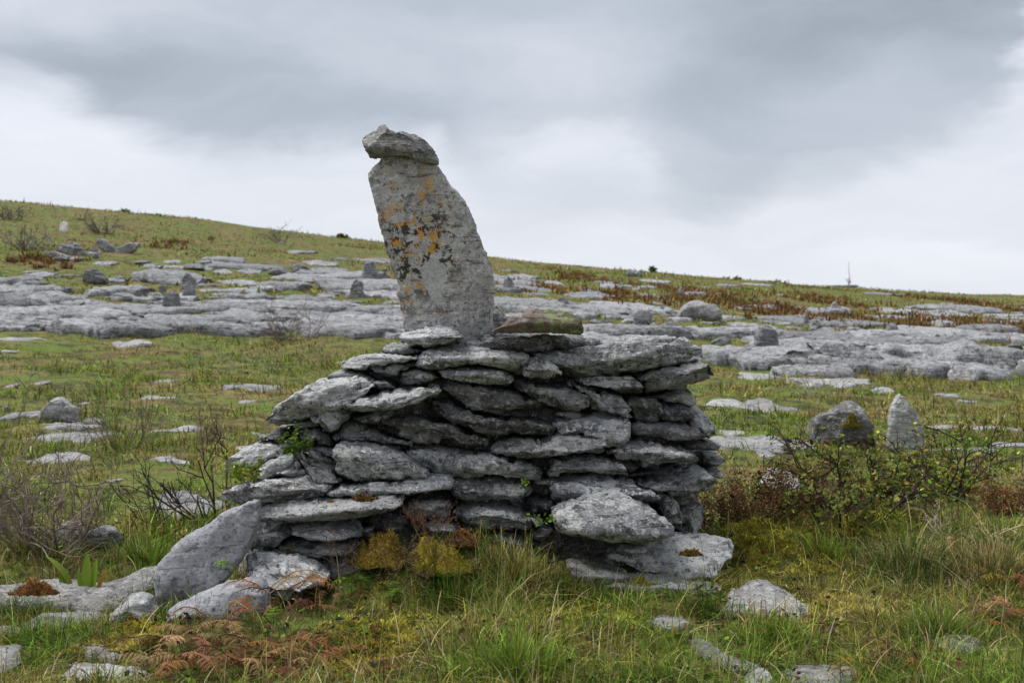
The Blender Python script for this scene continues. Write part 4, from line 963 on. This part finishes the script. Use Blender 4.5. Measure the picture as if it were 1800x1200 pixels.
# ---- moss cushions
def moss(px, py, w_px, h_px, label, seed, names=('moss', 'gold', 'olive'), wts=(4, 2, 1), Yd=None, dh=None, sink=0.0):
    """domed cushion: solid body plus a coat of short shoots"""
    r = np.random.default_rng(seed)
    if Yd is None: g = ground_hit(px, py+h_px*.4); Yd = g[1]
    x0, _, z0 = (float(q) for q in unproj(px, py+h_px/2, Yd))
    rx, rz = w_px/2/FPX*Yd, h_px/FPX*Yd; ry = min(rx, .16) if dh is None else dh
    lumps = [(r.uniform(-.55, .55), r.uniform(-.5, .5), r.uniform(.35, .6), r.uniform(.55, 1.0)) for _ in range(6)]+[(0, 0, .75, .8)]
    def skin(a, b):
        r2 = np.clip(1-a*a-b*b, 0, 1); dome = r2**.55
        h = sum(np.maximum(0, 1-((a-q[0])**2+(b-q[1])**2)/q[2]**2)*q[3] for q in lumps)
        P = np.stack([a*5, b*5, np.full(a.shape, seed*1.3)], -1).reshape(-1, 3)
        f = fbm(P, 3, seed).reshape(a.shape)
        return dome*(.35+.30*np.clip(h, 0, 1.6)+.38*f)-.10
    nu, nv = 40, 13; th = np.arange(nu)/nu*2*np.pi; rr = np.sqrt((np.arange(nv)+.5)/nv)
    TH, RR = np.meshgrid(th, rr); wob = 1+.25*np.sin(2*TH+seed)+.14*np.sin(5*TH+2*seed); A, Bq = RR*np.cos(TH), RR*np.sin(TH)
    v = np.stack([A*wob*rx, Bq*ry, skin(A, Bq)*rz], -1).reshape(-1, 3)
    q = np.arange(nv-1)[:, None]*nu; j = np.arange(nu)[None]; j2 = (j+1) % nu
    tri = np.concatenate([np.stack([q+j, q+nu+j, q+nu+j2], -1).reshape(-1, 3), np.stack([q+j, q+nu+j2, q+j2], -1).reshape(-1, 3),
                          np.stack([j[0], j2[0], np.full(nu, nu*nv)], 1)])
    v = np.concatenate([v, [[0, 0, float(skin(np.zeros(1), np.zeros(1))[0])*rz]]])
    root = empty('moss_cushion', (x0, Yd, z0-.012-sink)); tag(root, label, 'moss')
    mesh_obj('cushion', np_mesh('cushion', v, tris=tri, col=np.repeat(pal(names, wts, 40, r, .1).mean(0)[None], len(v), 0)), M['moss'], root)
    n = int(np.clip(rx*(ry+rz)*150000, 700, 4500))
    ra, ta = np.sqrt(r.random(n))*.98, r.uniform(0, 6.283, n); pa, pb = ra*np.cos(ta), ra*np.sin(ta); wb = 1+.25*np.sin(2*ta+seed)+.14*np.sin(5*ta+2*seed)
    L = r.uniform(.010, .024, n); cn = pal(names, wts, n, r, .28)
    cl = fbm2(pa, pb, .3, 2, seed); cn *= np.exp(.5*cl)[:, None]
    sh = blade_arrays(pa*wb*rx+r.normal(0, .003, n), pb*ry, skin(pa, pb)*rz-.004, L, r.uniform(.003, .006, n), ta+r.normal(0, 1.2, n), np.abs(r.normal(.8, .4, n)), np.full(n, .3), cn, 2, r)
    o = mesh_obj('shoots', np_mesh('shoots', sh[0], tris=sh[1], col=sh[2], smooth=False), M['leaf'], root); o['kind'] = 'stuff'
    return root
moss(768, 968, 120, 56, 'bright golden moss cushion at the centre foot of the cairn', 3, ('moss', 'yellow', 'gold'), (6, 1, 2), Yd=7.47, dh=.14)
moss(668, 955, 110, 60, 'brown and olive moss mound left of the golden moss cushion', 4, ('moss', 'gold', 'brown'), (3, 3, 2), Yd=7.50, dh=.14)
moss(815, 938, 70, 26, 'rusty brown moss under the stones right of the golden cushion', 5, ('rust', 'brown', 'gold'), (2, 2, 1), Yd=7.66, dh=.1)
moss(642, 874, 62, 24, 'dark brown moss tuft on the thin long stone of the cairn', 6, ('brown', 'redbr', 'moss'), (4, 3, 1), Yd=7.66, dh=.07)
moss(578, 884, 58, 14, 'small golden brown moss strip on the pale long stone', 7, ('gold', 'brown', 'moss'), (2, 3, 1), Yd=7.62, dh=.06)
moss(1130, 1022, 52, 22, 'yellow moss on the thin slab below the tilted slab', 8, ('moss', 'yellow'), (3, 1), Yd=7.60, dh=.06)
moss(1215, 966, 36, 10, 'thin dark moss streak on the tilted pale slab', 9, ('brown', 'moss'), (3, 1), Yd=7.62, dh=.03)
moss(250, 1104, 62, 44, 'yellow green moss cushion beneath the small black and white boulder', 10, ('moss', 'yellow', 'gold'), (4, 2, 1), Yd=6.72, dh=.12)
moss(228, 1086, 40, 32, 'dark brown moss on the small black and white boulder', 11, ('brown', 'dkgreen', 'moss'), (3, 1, 1), Yd=6.84, dh=.05)
moss(1335, 955, 110, 24, 'yellow green moss mound right of the cairn foot', 12, ('moss', 'olive', 'green'), (4, 2, 1), sink=.035)
moss(1410, 990, 170, 20, 'broad mossy hummock on the right bank', 13, ('moss', 'yellow', 'brown'), (4, 2, 1), sink=.035)
moss(60, 1026, 70, 22, 'rust brown moss tuft on the long ledge at left', 14, ('rust', 'brown', 'gold'), (3, 2, 1), Yd=7.15, dh=.06)
moss(1498, 735, 30, 26, 'dark olive moss spot on the dark boulder at right', 15, ('moss', 'dkgreen', 'brown'), (2, 2, 1), Yd=ground_hit(1480, 783)[1]-.27, dh=.05)
moss(505, 968, 34, 18, 'dark moss between the curved stones at the cairn left', 16, ('brown', 'moss'), (3, 1), Yd=7.62, dh=.05)
moss(700, 1120, 200, 22, 'yellow sphagnum like moss carpet in front of the cairn', 17, ('moss', 'yellow', 'olive'), (4, 2, 1), sink=.035)
moss(620, 1165, 140, 20, 'golden moss carpet at the bottom left of centre', 18, ('moss', 'gold', 'brown'), (3, 2, 1), sink=.035)

# ---- twigs
def tubes(lines, sides=4):
    """lines: list of (points (n,3), radii (n), colour) -> arrays"""
    out = []
    an = np.arange(sides)/sides*2*np.pi
    for P, rad, col in lines:
        P = np.asarray(P, float); n = len(P); T = np.gradient(P, axis=0); T /= np.maximum(np.linalg.norm(T, axis=1, keepdims=True), 1e-9)
        ref = np.where(np.abs(T[:, 2:3]) < .9, [[0, 0, 1.]], [[1., 0, 0]]); A = np.cross(T, ref); A /= np.maximum(np.linalg.norm(A, axis=1, keepdims=True), 1e-9); Bv = np.cross(T, A)
        v = P[:, None]+np.asarray(rad)[:, None, None]*(A[:, None]*np.cos(an)[None, :, None]+Bv[:, None]*np.sin(an)[None, :, None])
        i = np.arange(n-1)[:, None]*sides; j = np.arange(sides)[None]; j2 = (j+1) % sides
        t = np.concatenate([np.stack([i+j, i+j2, i+sides+j2], -1).reshape(-1, 3), np.stack([i+j, i+sides+j2, i+sides+j], -1).reshape(-1, 3)])
        out.append((v.reshape(-1, 3), t, np.repeat(np.asarray(col, float)[None], n*sides, 0)))
    return out
def grow(r, p, d, L, rad, lev, lines, tips, col, wig=.35, fork=(3, 6), up=.1, ratio=.55):
    n = 5; P = [np.array(p, float)]; d = np.array(d, float); d /= np.linalg.norm(d)
    for k in range(n-1):
        d = d+r.normal(0, wig*.5, 3)+[0, 0, up*.3]; d /= np.linalg.norm(d); P.append(P[-1]+d*L/(n-1))
    P = np.array(P); c = np.array(col)*np.exp(r.normal(0, .15))
    lines.append((P, np.linspace(rad, rad*.5, n), c)); tips += [P[-1]] + ([P[2], P[3]] if lev == 0 else [])
    if lev > 0:
        for _ in range(r.integers(*fork)):
            k = r.integers(1, n); b = d+r.normal(0, .75, 3); grow(r, P[k], b, L*ratio*r.uniform(.6, 1.25), rad*.6, lev-1, lines, tips, col, wig, fork, up, ratio)
def leaves(pts, r, size, names, wts, per=2, spread=.02):
    pts = np.repeat(np.asarray(pts), per, 0); n = len(pts); p = pts+r.normal(0, spread, (n, 3))
    a = r.normal(0, 1, (n, 3)); a[:, 2] = a[:, 2]*.5+.2; a /= np.linalg.norm(a, axis=1, keepdims=True); b = np.cross(a, r.normal(0, 1, (n, 3))); b /= np.linalg.norm(b, axis=1, keepdims=True)
    nn = np.cross(a, b); s = size*np.exp(r.normal(0, .25, (n, 1)))
    # folded leaf: base, two sides at two stations, tip
    V = np.stack([p, p+a*s*.35+b*s*.30+nn*s*.08, p+a*s*.35-b*s*.30+nn*s*.08, p+a*s*.72+b*s*.22+nn*s*.05, p+a*s*.72-b*s*.22+nn*s*.05, p+a*s-nn*s*.06, p+a*s*.5], 1)
    tr = np.array([(0, 1, 6), (0, 6, 2), (1, 3, 6), (2, 6, 4), (3, 5, 6), (4, 6, 5)])
    T = (np.arange(n)[:, None, None]*7+tr[None]).reshape(-1, 3)
    return V.reshape(-1, 3), T, np.repeat(pal(names, wts, n, r), 7, 0)
def shrub(name, px, py, label, seed, stems, L, rad, col, spread=.7, lev=3, fork=(3, 6), up=.1, leaf=None, base=.1, Yd=None, wig=.35, cat='shrub', zoff=0, lean=(0, 0), ratio=.55):
    r = np.random.default_rng(seed)
    if Yd is None: g = ground_hit(px, py)
    else:
        g = [float(q) for q in unproj(px, py, Yd)]
    root = empty(name, g); tag(root, label, cat); lines, tips = [], []
    for k in range(stems):
        an = r.uniform(0, 6.28); q = np.array([g[0]+np.cos(an)*base*r.random(), g[1]+np.sin(an)*base*.7*r.random(), 0])
        q[2] = (float(terrain(q[0], q[1])) if Yd is None else g[2])-.02
        grow(r, q, [np.cos(an)*spread+lean[0], np.sin(an)*spread+lean[1], 1], L*r.uniform(.55, 1.1), rad, lev, lines, tips, col, wig, fork, up, ratio)
    plant_obj('stems', tubes(lines, 3), M['twig'], root)
    if leaf:
        size, names, wts, per, keep, spr = leaf; tips = np.array(tips); tips = tips[r.random(len(tips)) < keep]
        lo = plant_obj('leaves', leaves(tips, r, size, names, wts, per, spr), M['leaf'], root); lo['kind'] = 'stuff'
    return root
tag(plant_obj('herbs', herbs(9000, 92), M['leaf']), 'small broad leaved herbs low in the foreground grass', None, None, 'stuff')
GREY = (.19, .15, .12); DARK = (.055, .042, .04); RED = (.13, .06, .045); PALE = (.45, .38, .28)
shrub('thorn_bush', 75, 965, 'tangled bare grey thorn bush at the left edge', 21, 15, .54, .010, GREY, 1.15, 3, (3, 6), .02, None, .34, ratio=.62)
shrub('thorn_bush', -10, 900, 'tall bare thorn twigs rising at the left border', 22, 3, .85, .012, GREY, .35, 2, (3, 5), .12, None, .1)
shrub('bare_shrub', 375, 925, 'dark bare twiggy shrub left of the cairn', 23, 6, .52, .010, DARK, .55, 3, (3, 5), .1, None, .10, lean=(-.45, 0), ratio=.5)
shrub('bare_shrub', 290, 925, 'thin dark twigs and seedheads between thorn bush and cairn', 24, 8, .46, .006, DARK, .35, 2, (2, 5), .15, None, .25)
shrub('dead_shrub', 215, 790, 'grey brown dead shrub in the left meadow', 25, 14, .50, .006, (.17, .13, .11), .8, 3, (3, 5), .05, None, .25)
shrub('dead_shrub', 365, 785, 'small brown dead shrub behind the left of the cairn', 26, 10, .36, .006, (.17, .11, .09), .5, 3, (3, 5), .1, None, .12)
shrub('leafy_shrub', 1500, 890, 'dark twigged shrub with yellow green leaves right of the cairn', 27, 15, .44, .010, DARK, 1.0, 3, (3, 6), .08, (.034, ['olive', 'green', 'yellow', 'redbr'], [4, 2, 1.2, 1.5], 1, .42, .02), .42, ratio=.55)
shrub('leafy_shrub', 1645, 880, 'green and yellow leaved shrub beside the pale dry twigs', 28, 14, .50, .0115, DARK, .8, 3, (3, 5), .08, (.040, ['bright', 'yellow', 'green', 'gold'], [2.5, 3, 3, .7], 1, .36, .02), .30)
shrub('bare_shrub', 1690, 830, 'bare dark twigs standing right of the leafy shrub', 29, 8, .42, .009, DARK, .7, 2, (3, 5), .1, None, .25)
shrub('heather', 1300, 920, 'dense red brown heather bush at the right side of the cairn', 30, 22, .28, .004, RED, .9, 3, (3, 6), .08, (.016, ['redbr', 'brown', 'rust', 'dkgreen', 'olive'], [4, 3, 1, 1, 1], 1, .8, .02), .36)
shrub('heather', 1375, 900, 'rusty heather bush between the cairn and the leafy shrub', 31, 12, .28, .004, RED, .9, 3, (3, 6), .08, (.016, ['redbr', 'rust', 'brown', 'olive'], [3, 2, 3, 1.5], 1, .7, .02), .32)
shrub('heather', 1440, 850, 'thin red stemmed heather behind the leafy shrub', 32, 14, .36, .004, RED, .7, 3, (2, 5), .08, (.018, ['redbr', 'brown', 'rust', 'olive'], [3, 3, 2, 2], 1, .7, .02), .3)
shrub('heather', 1790, 905, 'brown heather clump at the right edge', 33, 16, .26, .004, RED, .8, 3, (3, 6), .08, (.018, ['rust', 'brown', 'redbr'], [3, 3, 2], 1, .8, .02), .18)
shrub('dry_twigs', 1690, 950, 'pale bleached sprawling twigs on the right bank', 34, 9, .36, .005, PALE, 1.4, 2, (3, 5), -.05, None, .15)
shrub('dead_weed', 905, 965, 'dry brown weed with thin twigs in front of the cairn stones', 35, 13, .30, .0028, (.24, .16, .12), .85, 3, (2, 5), .08, (.012, ['redbr', 'brown', 'rust'], [3, 3, 1], 1, .35, .01), .20)
shrub('dead_weed', 1010, 985, 'dark reddish dead weed beneath the big rounded stone', 36, 14, .20, .0028, (.13, .07, .055), .9, 3, (2, 5), .05, (.014, ['redbr', 'brown', 'dkgreen'], [3, 2, 1], 1, .6, .01), .16)
shrub('dead_weed', 700, 1005, 'dark dry weed stems in front of the mossy stones', 37, 16, .24, .003, (.12, .08, .06), .8, 3, (2, 5), .06, (.012, ['redbr', 'brown'], [2, 2], 1, .5, .01), .22)
shrub('dead_weed', 600, 985, 'thin dry stalks before the left stones of the cairn', 38, 5, .36, .002, (.34, .27, .2), .25, 1, (1, 3), .2, None, .15)
shrub('dead_weed', 750, 925, 'brown withered sprig among the central cairn stones', 39, 10, .14, .0025, (.17, .09, .07), .8, 2, (2, 5), .05, (.012, ['redbr', 'brown'], [2, 1], 1, .5, .01), .07, Yd=7.45)
shrub('green_sprig', 428, 838, 'yellow green leafy sprig growing from the left of the cairn', 40, 7, .12, .003, (.14, .16, .05), .6, 2, (2, 4), .1, (.022, ['bright', 'yellow', 'green'], [3, 2, 1], 2, .9, .012), .04, Yd=7.72, cat='plant')
shrub('green_sprig', 518, 795, 'dark green sprig between the upper left cairn stones', 41, 6, .11, .003, (.06, .09, .03), .6, 2, (2, 4), .1, (.024, ['green', 'dkgreen', 'bright'], [3, 2, 1], 2, .8, .012), .04, Yd=7.80, cat='plant')
shrub('green_sprig', 920, 850, 'little green sprig in the middle gap of the cairn', 42, 2, .05, .0015, (.1, .13, .04), .6, 1, (2, 4), .1, (.018, ['bright', 'green'], [2, 2], 2, .9, .01), .02, Yd=7.72, cat='plant')
shrub('green_sprig', 950, 915, 'tiny green sprig beside the big rounded stone', 43, 2, .05, .0015, (.1, .13, .04), .6, 1, (2, 4), .1, (.018, ['bright', 'green'], [2, 2], 2, .9, .01), .02, Yd=7.55, cat='plant')
shrub('skyline_bush', 180, 412, 'grey brown bare bush on the left hillside', 44, 16, .9, .03, (.19, .16, .13), 1.0, 2, (4, 7), .05, None, .5)
shrub('skyline_bush', 18, 385, 'grey bush near the top of the hill at the left edge', 45, 16, .75, .03, (.17, .15, .12), 1.0, 2, (4, 7), .05, None, .6)
shrub('skyline_bush', 40, 437, 'low grey bush below the hilltop at the left edge', 46, 12, 1.0, .03, (.22, .2, .17), 1.0, 2, (4, 7), .05, None, .5)
shrub('skyline_bush', 495, 430, 'faint grey bush on the middle of the hill', 47, 12, 1.0, .025, (.20, .18, .14), .9, 2, (4, 6), .05, None, .5)
shrub('skyline_bush', 515, 600, 'brown dead bush at the foot of the left pavement', 48, 20, .85, .012, (.17, .13, .10), .9, 3, (3, 5), .05, None, .5)
shrub('skyline_bush', 1440, 700, 'pale thin bare bush in the right meadow', 49, 9, .75, .007, (.30, .26, .2), .7, 3, (2, 5), .05, None, .3)
def sky_shrub(px, Yd, L, n, label, seed, names=('dkgreen', 'olive')):
    x = (px-CXP)/FPX*Yd; r = np.random.default_rng(seed); z = float(terrain(x, Yd)); root = empty('hilltop_shrub', (x, Yd, z)); tag(root, label, 'shrub'); lines, tips = [], []
    for k in range(n):
        an = r.uniform(0, 6.28); grow(r, (x+r.normal(0, .3), Yd, z-.1), [np.cos(an)*.8, np.sin(an)*.8, .8], L, .03, 2, lines, tips, (.12, .10, .07), .35, (3, 6), .1)
    plant_obj('stems', tubes(lines, 3), M['twig'], root)
    lo = plant_obj('leaves', leaves(tips, r, .16, list(names), [1]*len(names), 2, .08), M['leaf'], root); lo['kind'] = 'stuff'
sky_shrub(225, 117, .35, 5, 'dark shrub on the hilltop, left one of the two', 61); sky_shrub(268, 117, .3, 6, 'dark shrub on the hilltop, right one of the two', 62)
sky_shrub(595, 118, .18, 4, 'small shrub on the skyline left of the standing stone', 63, ('olive', 'brown'))
sky_shrub(1143, 117, .34, 2, 'windswept green shrub next to the notched skyline stone', 64, ('green', 'dkgreen')); sky_shrub(1288, 117, .26, 4, 'green shrub on the skyline above the right pavement', 65, ('green', 'olive'))
sky_shrub(1360, 117, .25, 6, 'low brown shrub on the right skyline', 66, ('olive', 'brown'))
# thin mast like bare sapling on the right skyline
def sapling():
    Yd = 112.; x = (1492-CXP)/FPX*Yd; z = float(terrain(x, Yd)); root = empty('bare_sapling', (x, Yd, z)); tag(root, 'thin bare sapling standing alone on the right skyline', 'sapling'); r = np.random.default_rng(5)
    L = [(np.array([[x, Yd, z-.1], [x+.04, Yd, z+.8], [x-.03, Yd, z+1.5], [x, Yd, z+2.0]]), np.array([.035, .025, .018, .01]), (.3, .28, .27))]; tips = []
    for k in range(9): grow(r, (x, Yd, z+r.uniform(0, .5)), [r.normal(0, 1), r.normal(0, .5), .8], .35, .015, 1, L, tips, (.25, .22, .18))
    plant_obj('stems', tubes(L, 4), M['twig'], root)
sapling()

# ---- bracken
def frond_arrays(r, p, head, L, rise, names, wts, curl=1.0, pairs=20, width=.22, roll=0.0):
    """one frond: arching rachis, curled pinnae with pinnules"""
    n = 24; t = np.linspace(0, 1, n); hx, hy = math.cos(head), math.sin(head)
    ho = t*(1-.15*t); up = rise*(1.6*t-1.75*t**2)
    C = np.array(p)+np.stack([hx*ho*L, hy*ho*L, up*L], 1); C += np.cumsum(r.normal(0, .0025, (n, 3)), 0)
    col = pal(names, wts, 1, r, .15)[0]
    parts = tubes([(C, np.linspace(.0036, .0014, n), col*.8)], 3)
    T = np.gradient(C, axis=0); T /= np.linalg.norm(T, axis=1, keepdims=True)
    side = np.array([-hy, hx, roll]); side /= np.linalg.norm(side)
    V, F, Cc = [], [], []; k0 = 0
    for q in range(pairs):
        f = .10+.90*q/pairs; i = f*(n-1); a = int(i); c = C[a]+(C[min(a+1, n-1)]-C[a])*(i-a); tn = T[a]
        pl = width*L*math.sin(math.pi*min(1, (f*.88+.12)))**.8*(1-.55*f)*r.uniform(.85, 1.1)
        up_n = np.cross(tn, side); up_n = up_n if up_n[2] > 0 else -up_n
        for sg in (-1, 1):
            m = 7; pts = []; d = side*sg*.9+tn*.35; pos = c.copy(); cu = curl*r.uniform(.4, 1.5)
            if r.random() < .13 and curl > 1: continue
            for k in range(m):
                pts.append(pos.copy()); an = cu*k/m
                dd = d*math.cos(an)+up_n*(-math.sin(an)*.8)+tn*.15*math.sin(an); dd /= np.linalg.norm(dd); pos = pos+dd*pl/m
            pts = np.array(pts); colp = col*np.exp(r.normal(0, .18))
            for k in range(m-1):
                dv = pts[k+1]-pts[k]; w_ = np.cross(dv, up_n); w_ /= max(np.linalg.norm(w_), 1e-6); ww = pl*(.17 if curl > 1 else .2)*(1-k/m*.75)
                for s2 in (-1, 1):
                    tip = pts[k]+dv*.9+w_*s2*ww-up_n*ww*.35*curl
                    V += [pts[k], pts[k]+dv*.85, tip]; F.append((k0, k0+1, k0+2)); Cc += [colp]*3; k0 += 3
    parts.append((np.array(V), np.array(F), np.array(Cc))); return parts
DEAD = (['rust', 'brown', 'tan', 'redbr'], [3, 2, 3, .8])
def bracken(name, px, py, label, seed, fr, names, wts, curl=1.9, Yd=None, spread=.10, width=.22, z_up=.0):
    r = np.random.default_rng(seed); g = ground_hit(px, py) if Yd is None else [float(q) for q in unproj(px, py, Yd)]
    root = empty(name, g); tag(root, label, 'fern')
    for (dx, head, L, rise) in fr:
        p = np.array([g[0]+dx+r.normal(0, .02), g[1]+r.normal(0, spread*.4), g[2]+z_up+.035])
        plant_obj('frond', frond_arrays(r, p, R(head), L, rise, names, wts, curl, int(np.clip(L*42, 9, 20)), width, r.normal(0, .3)), M['leaf'], root)
    return root
rb = np.random.default_rng(99)
def fan(n, L, dx=.12, lo=0, hi=360, rise=(.25, .6)): return [(rb.uniform(-dx, dx), rb.uniform(lo, hi), L*rb.uniform(.7, 1.2), rb.uniform(*rise)) for _ in range(n)]
bracken('bracken', 470, 1050, 'rusty curled bracken fronds arching over the lowest left stones', 1, [(0, 10, .42, .55), (.02, 35, .36, .6), (-.02, 160, .32, .4), (.1, -15, .4, .45), (.12, 60, .3, .5), (.05, 200, .26, .3)], *DEAD, Yd=6.85)
bracken('bracken', 560, 1075, 'curled brown bracken in the middle of the grass left of centre', 2, fan(9, .38, .14, -40, 200), *DEAD)
bracken('bracken', 430, 1100, 'orange brown bracken in front of the low smooth slab', 3, fan(12, .34, .16), *DEAD)
bracken('bracken', 360, 1185, 'dense rust coloured bracken at the bottom edge left of centre', 4, fan(18, .40, .25), *DEAD)
bracken('bracken', 470, 1185, 'withered bracken tangle at the bottom edge', 5, fan(18, .38, .25), *DEAD)
bracken('bracken', 420, 1145, 'flattened bracken between the slab and the bottom edge', 8, fan(15, .38, .25, rise=(.2, .5)), *DEAD)
bracken('bracken', 600, 1195, 'long brown bracken frond lying along the bottom edge', 6, [(0, 5, .5, .15), (.05, 20, .42, .2), (-.1, 170, .3, .2)], *DEAD)
bracken('bracken', 1790, 1045, 'orange fern arching at the right edge', 7, fan(16, .36, .10, 0, 360, (.5, .95)), ['rust', 'gold', 'brown'], [3, 2, 1])
bracken('bracken', 1755, 1100, 'rusty bracken low at the right edge below the orange fern', 21, fan(9, .32, .14, 0, 360, (.3, .7)), *DEAD)
bracken('bracken', 1700, 985, 'brown bracken on the bank left of the orange fern', 22, fan(7, .26, .12, 0, 360, (.3, .7)), *DEAD)
bracken('bracken', 1600, 1190, 'dark brown upright fern at the bottom right', 9, fan(8, .30, .10, 0, 360, (.6, 1.1)), ['brown', 'redbr', 'rust'], [3, 2, 1])
bracken('bracken', 1480, 1195, 'small rusty fern at the bottom edge right of centre', 10, fan(4, .2, .06, 0, 360, (.5, .9)), ['rust', 'brown', 'gold'], [3, 2, 1])
GRN = (['green', 'bright', 'dkgreen'], [3, 2, 1])
bracken('green_fern', 765, 1035, 'green fern in front of the golden moss', 11, fan(7, .20, .05, 0, 360, (.5, 1.0)), *GRN, curl=.25, width=.36)
bracken('green_fern', 640, 1040, 'low green fern behind the curled bracken', 12, fan(7, .17, .09, 0, 360, (.5, 1.0)), *GRN, curl=.25, width=.38)
bracken('green_fern', 690, 1055, 'pale green fern tuft left of the green fern', 13, fan(5, .16, .06, 0, 360, (.5, 1.0)), ['bright', 'green'], [2, 2], curl=.25, width=.45)
bracken('green_fern', 400, 1012, 'little green fern between the leaning slab and the stones', 14, fan(4, .12, .05, 0, 360, (.5, 1.0)), *GRN, curl=.25, width=.36, Yd=7.15)
bracken('green_fern', 470, 1108, 'small green fern under the bracken', 15, fan(5, .14, .08, 0, 360, (.5, 1.0)), *GRN, curl=.25, width=.36)
# hart's tongue ferns: broad strap leaves
def tongue(px, py, label, seed, specs, names, wts):
    r = np.random.default_rng(seed); g = ground_hit(px, py); root = empty('tongue_fern', g); tag(root, label, 'fern')
    for (dx, head, L, w_, bend) in specs:
        n = 9; t = np.linspace(0, 1, n); h = R(head); c = np.stack([g[0]+dx+np.cos(h)*bend*L*t**1.5, g[1]+np.sin(h)*bend*L*t**1.5-.02, g[2]+.03+L*1.25*(t-.35*bend*t*t)], 1)
        ww = 1.25*w_*np.sin(np.pi*np.clip(t*.86+.12, 0, 1))**.7*(1+.08*np.sin(t*25)); sd = np.array([np.cos(h+1.57), np.sin(h+1.57)*.4, .15]) if abs(math.cos(h)) < .7 else np.array([.55, .8, .1])
        nn = np.array([0, -.25, .12])
        v = np.stack([c-sd*ww[:, None]+nn*ww[:, None], c, c+sd*ww[:, None]+nn*ww[:, None]], 1).reshape(-1, 3); T = []
        for k in range(n-1):
            for a in (0, 1): q = 3*k+a; T += [(q, q+1, q+4), (q, q+4, q+3)]
        plant_obj('leaf', (v, np.array(T), np.repeat(pal(names, wts, 1, r, .12), len(v), 0)), M['leaf'], root)
tongue(155, 1048, 'upright broad tongue fern on the long ledge at left', 1, [(0, 100, .17, .020, .15), (.03, 60, .15, .018, .2), (.06, 20, .12, .015, .5), (-.03, 150, .10, .014, .3), (.02, 80, .13, .016, .4)], ['bright', 'gold', 'green'], [3, 1, 1])
tongue(128, 1045, 'arching bright green tongue fern left of the upright one', 2, [(0, 165, .20, .018, .8), (-.02, 150, .14, .016, .6), (-.05, 120, .12, .014, .3)], ['bright', 'green'], [3, 1])
tongue(268, 1000, 'thin green leaves beside the leaning slab', 3, [(0, 120, .15, .010, .3), (.01, 60, .12, .010, .4), (0, 170, .12, .010, .7)], ['bright', 'green'], [2, 1])

# ---- seedheads and flowers
def flower(px, py_top, py_base, label, col, size, seed, name='flower', Yd=None, cat='flower'):
    r = np.random.default_rng(seed); g = ground_hit(px, py_base); Yd = g[1]; x, _, z = (float(q) for q in unproj(px, py_top, Yd))
    root = empty(name, g); tag(root, label, cat); n = 8; t = np.linspace(0, 1, n)[:, None]
    C = np.array([g[0], g[1], g[2]-.01])*(1-t)+np.array([x, Yd, z])*t; C[:, 0] += .012*np.sin(t[:, 0]*3)
    plant_obj('stem', tubes([(C, np.linspace(.0022, .0014, n), (.14, .13, .06) if name == 'flower' else (.08, .06, .05))], 4), M['twig'], root)
    d = r.normal(0, 1, (90, 3)); d /= np.linalg.norm(d, axis=1, keepdims=True); d[:, 2] = np.abs(d[:, 2])*.7-.1
    b = np.cross(d, r.normal(0, 1, (90, 3))); b /= np.linalg.norm(b, axis=1, keepdims=True); c0 = np.array([x, Yd, z])
    V = np.stack([c0+0*d, c0+d*size+b*size*.28, c0+d*size-b*size*.28], 1).reshape(-1, 3)
    plant_obj('head', (V, np.arange(270).reshape(-1, 3), np.repeat(np.clip(np.array(col)*np.exp(r.normal(0, .2, (90, 1))), 0, .8), 3, 0)), M['leaf'], root)
flower(1461, 1105, 1135, 'purple scabious flower in the grass at lower right', (.30, .14, .48), .015, 1)
flower(1735, 1074, 1098, 'small pale purple flower near the right edge', (.36, .22, .55), .011, 2)
flower(266, 961, 990, 'tiny pink flower above the long ledge', (.60, .28, .45), .010, 3)
for k, (px, pt, pb, lab) in enumerate([(332, 1086, 1150, 'dark seedhead in front of the low smooth slab'), (327, 1078, 1145, 'slim dark seedhead next to the round one by the slab'), (314, 1128, 1175, 'low dark seedhead at the edge of the bracken'),
        (335, 1112, 1160, 'second dark seedhead below the slab'), (194, 795, 860, 'black seedhead over the left meadow, left one'), (232, 808, 880, 'black seedhead over the left meadow, right one'),
        (1396, 1018, 1080, 'dark dry seed stalk in front of the broad pale rock'), (1404, 1035, 1095, 'dark dry seed stalk right of the first by the pale rock'), (1536, 1040, 1110, 'dark seed stalk in the yellow moss at right')]):
    flower(px, pt, pb, lab, (.05, .04, .045), .011, 10+k, 'seedhead', cat='seedhead')
for k, (px, py) in enumerate([(1053, 1122), (1085, 1150), (1078, 1147), (600, 1032)]):
    flower(px, py, py+18, ['white flower left in the grass right of centre', 'white flower near the bottom right of centre', 'white flower touching its twin right of centre', 'white flower above the curled bracken'][k], (.7, .7, .66), .008, 30+k)
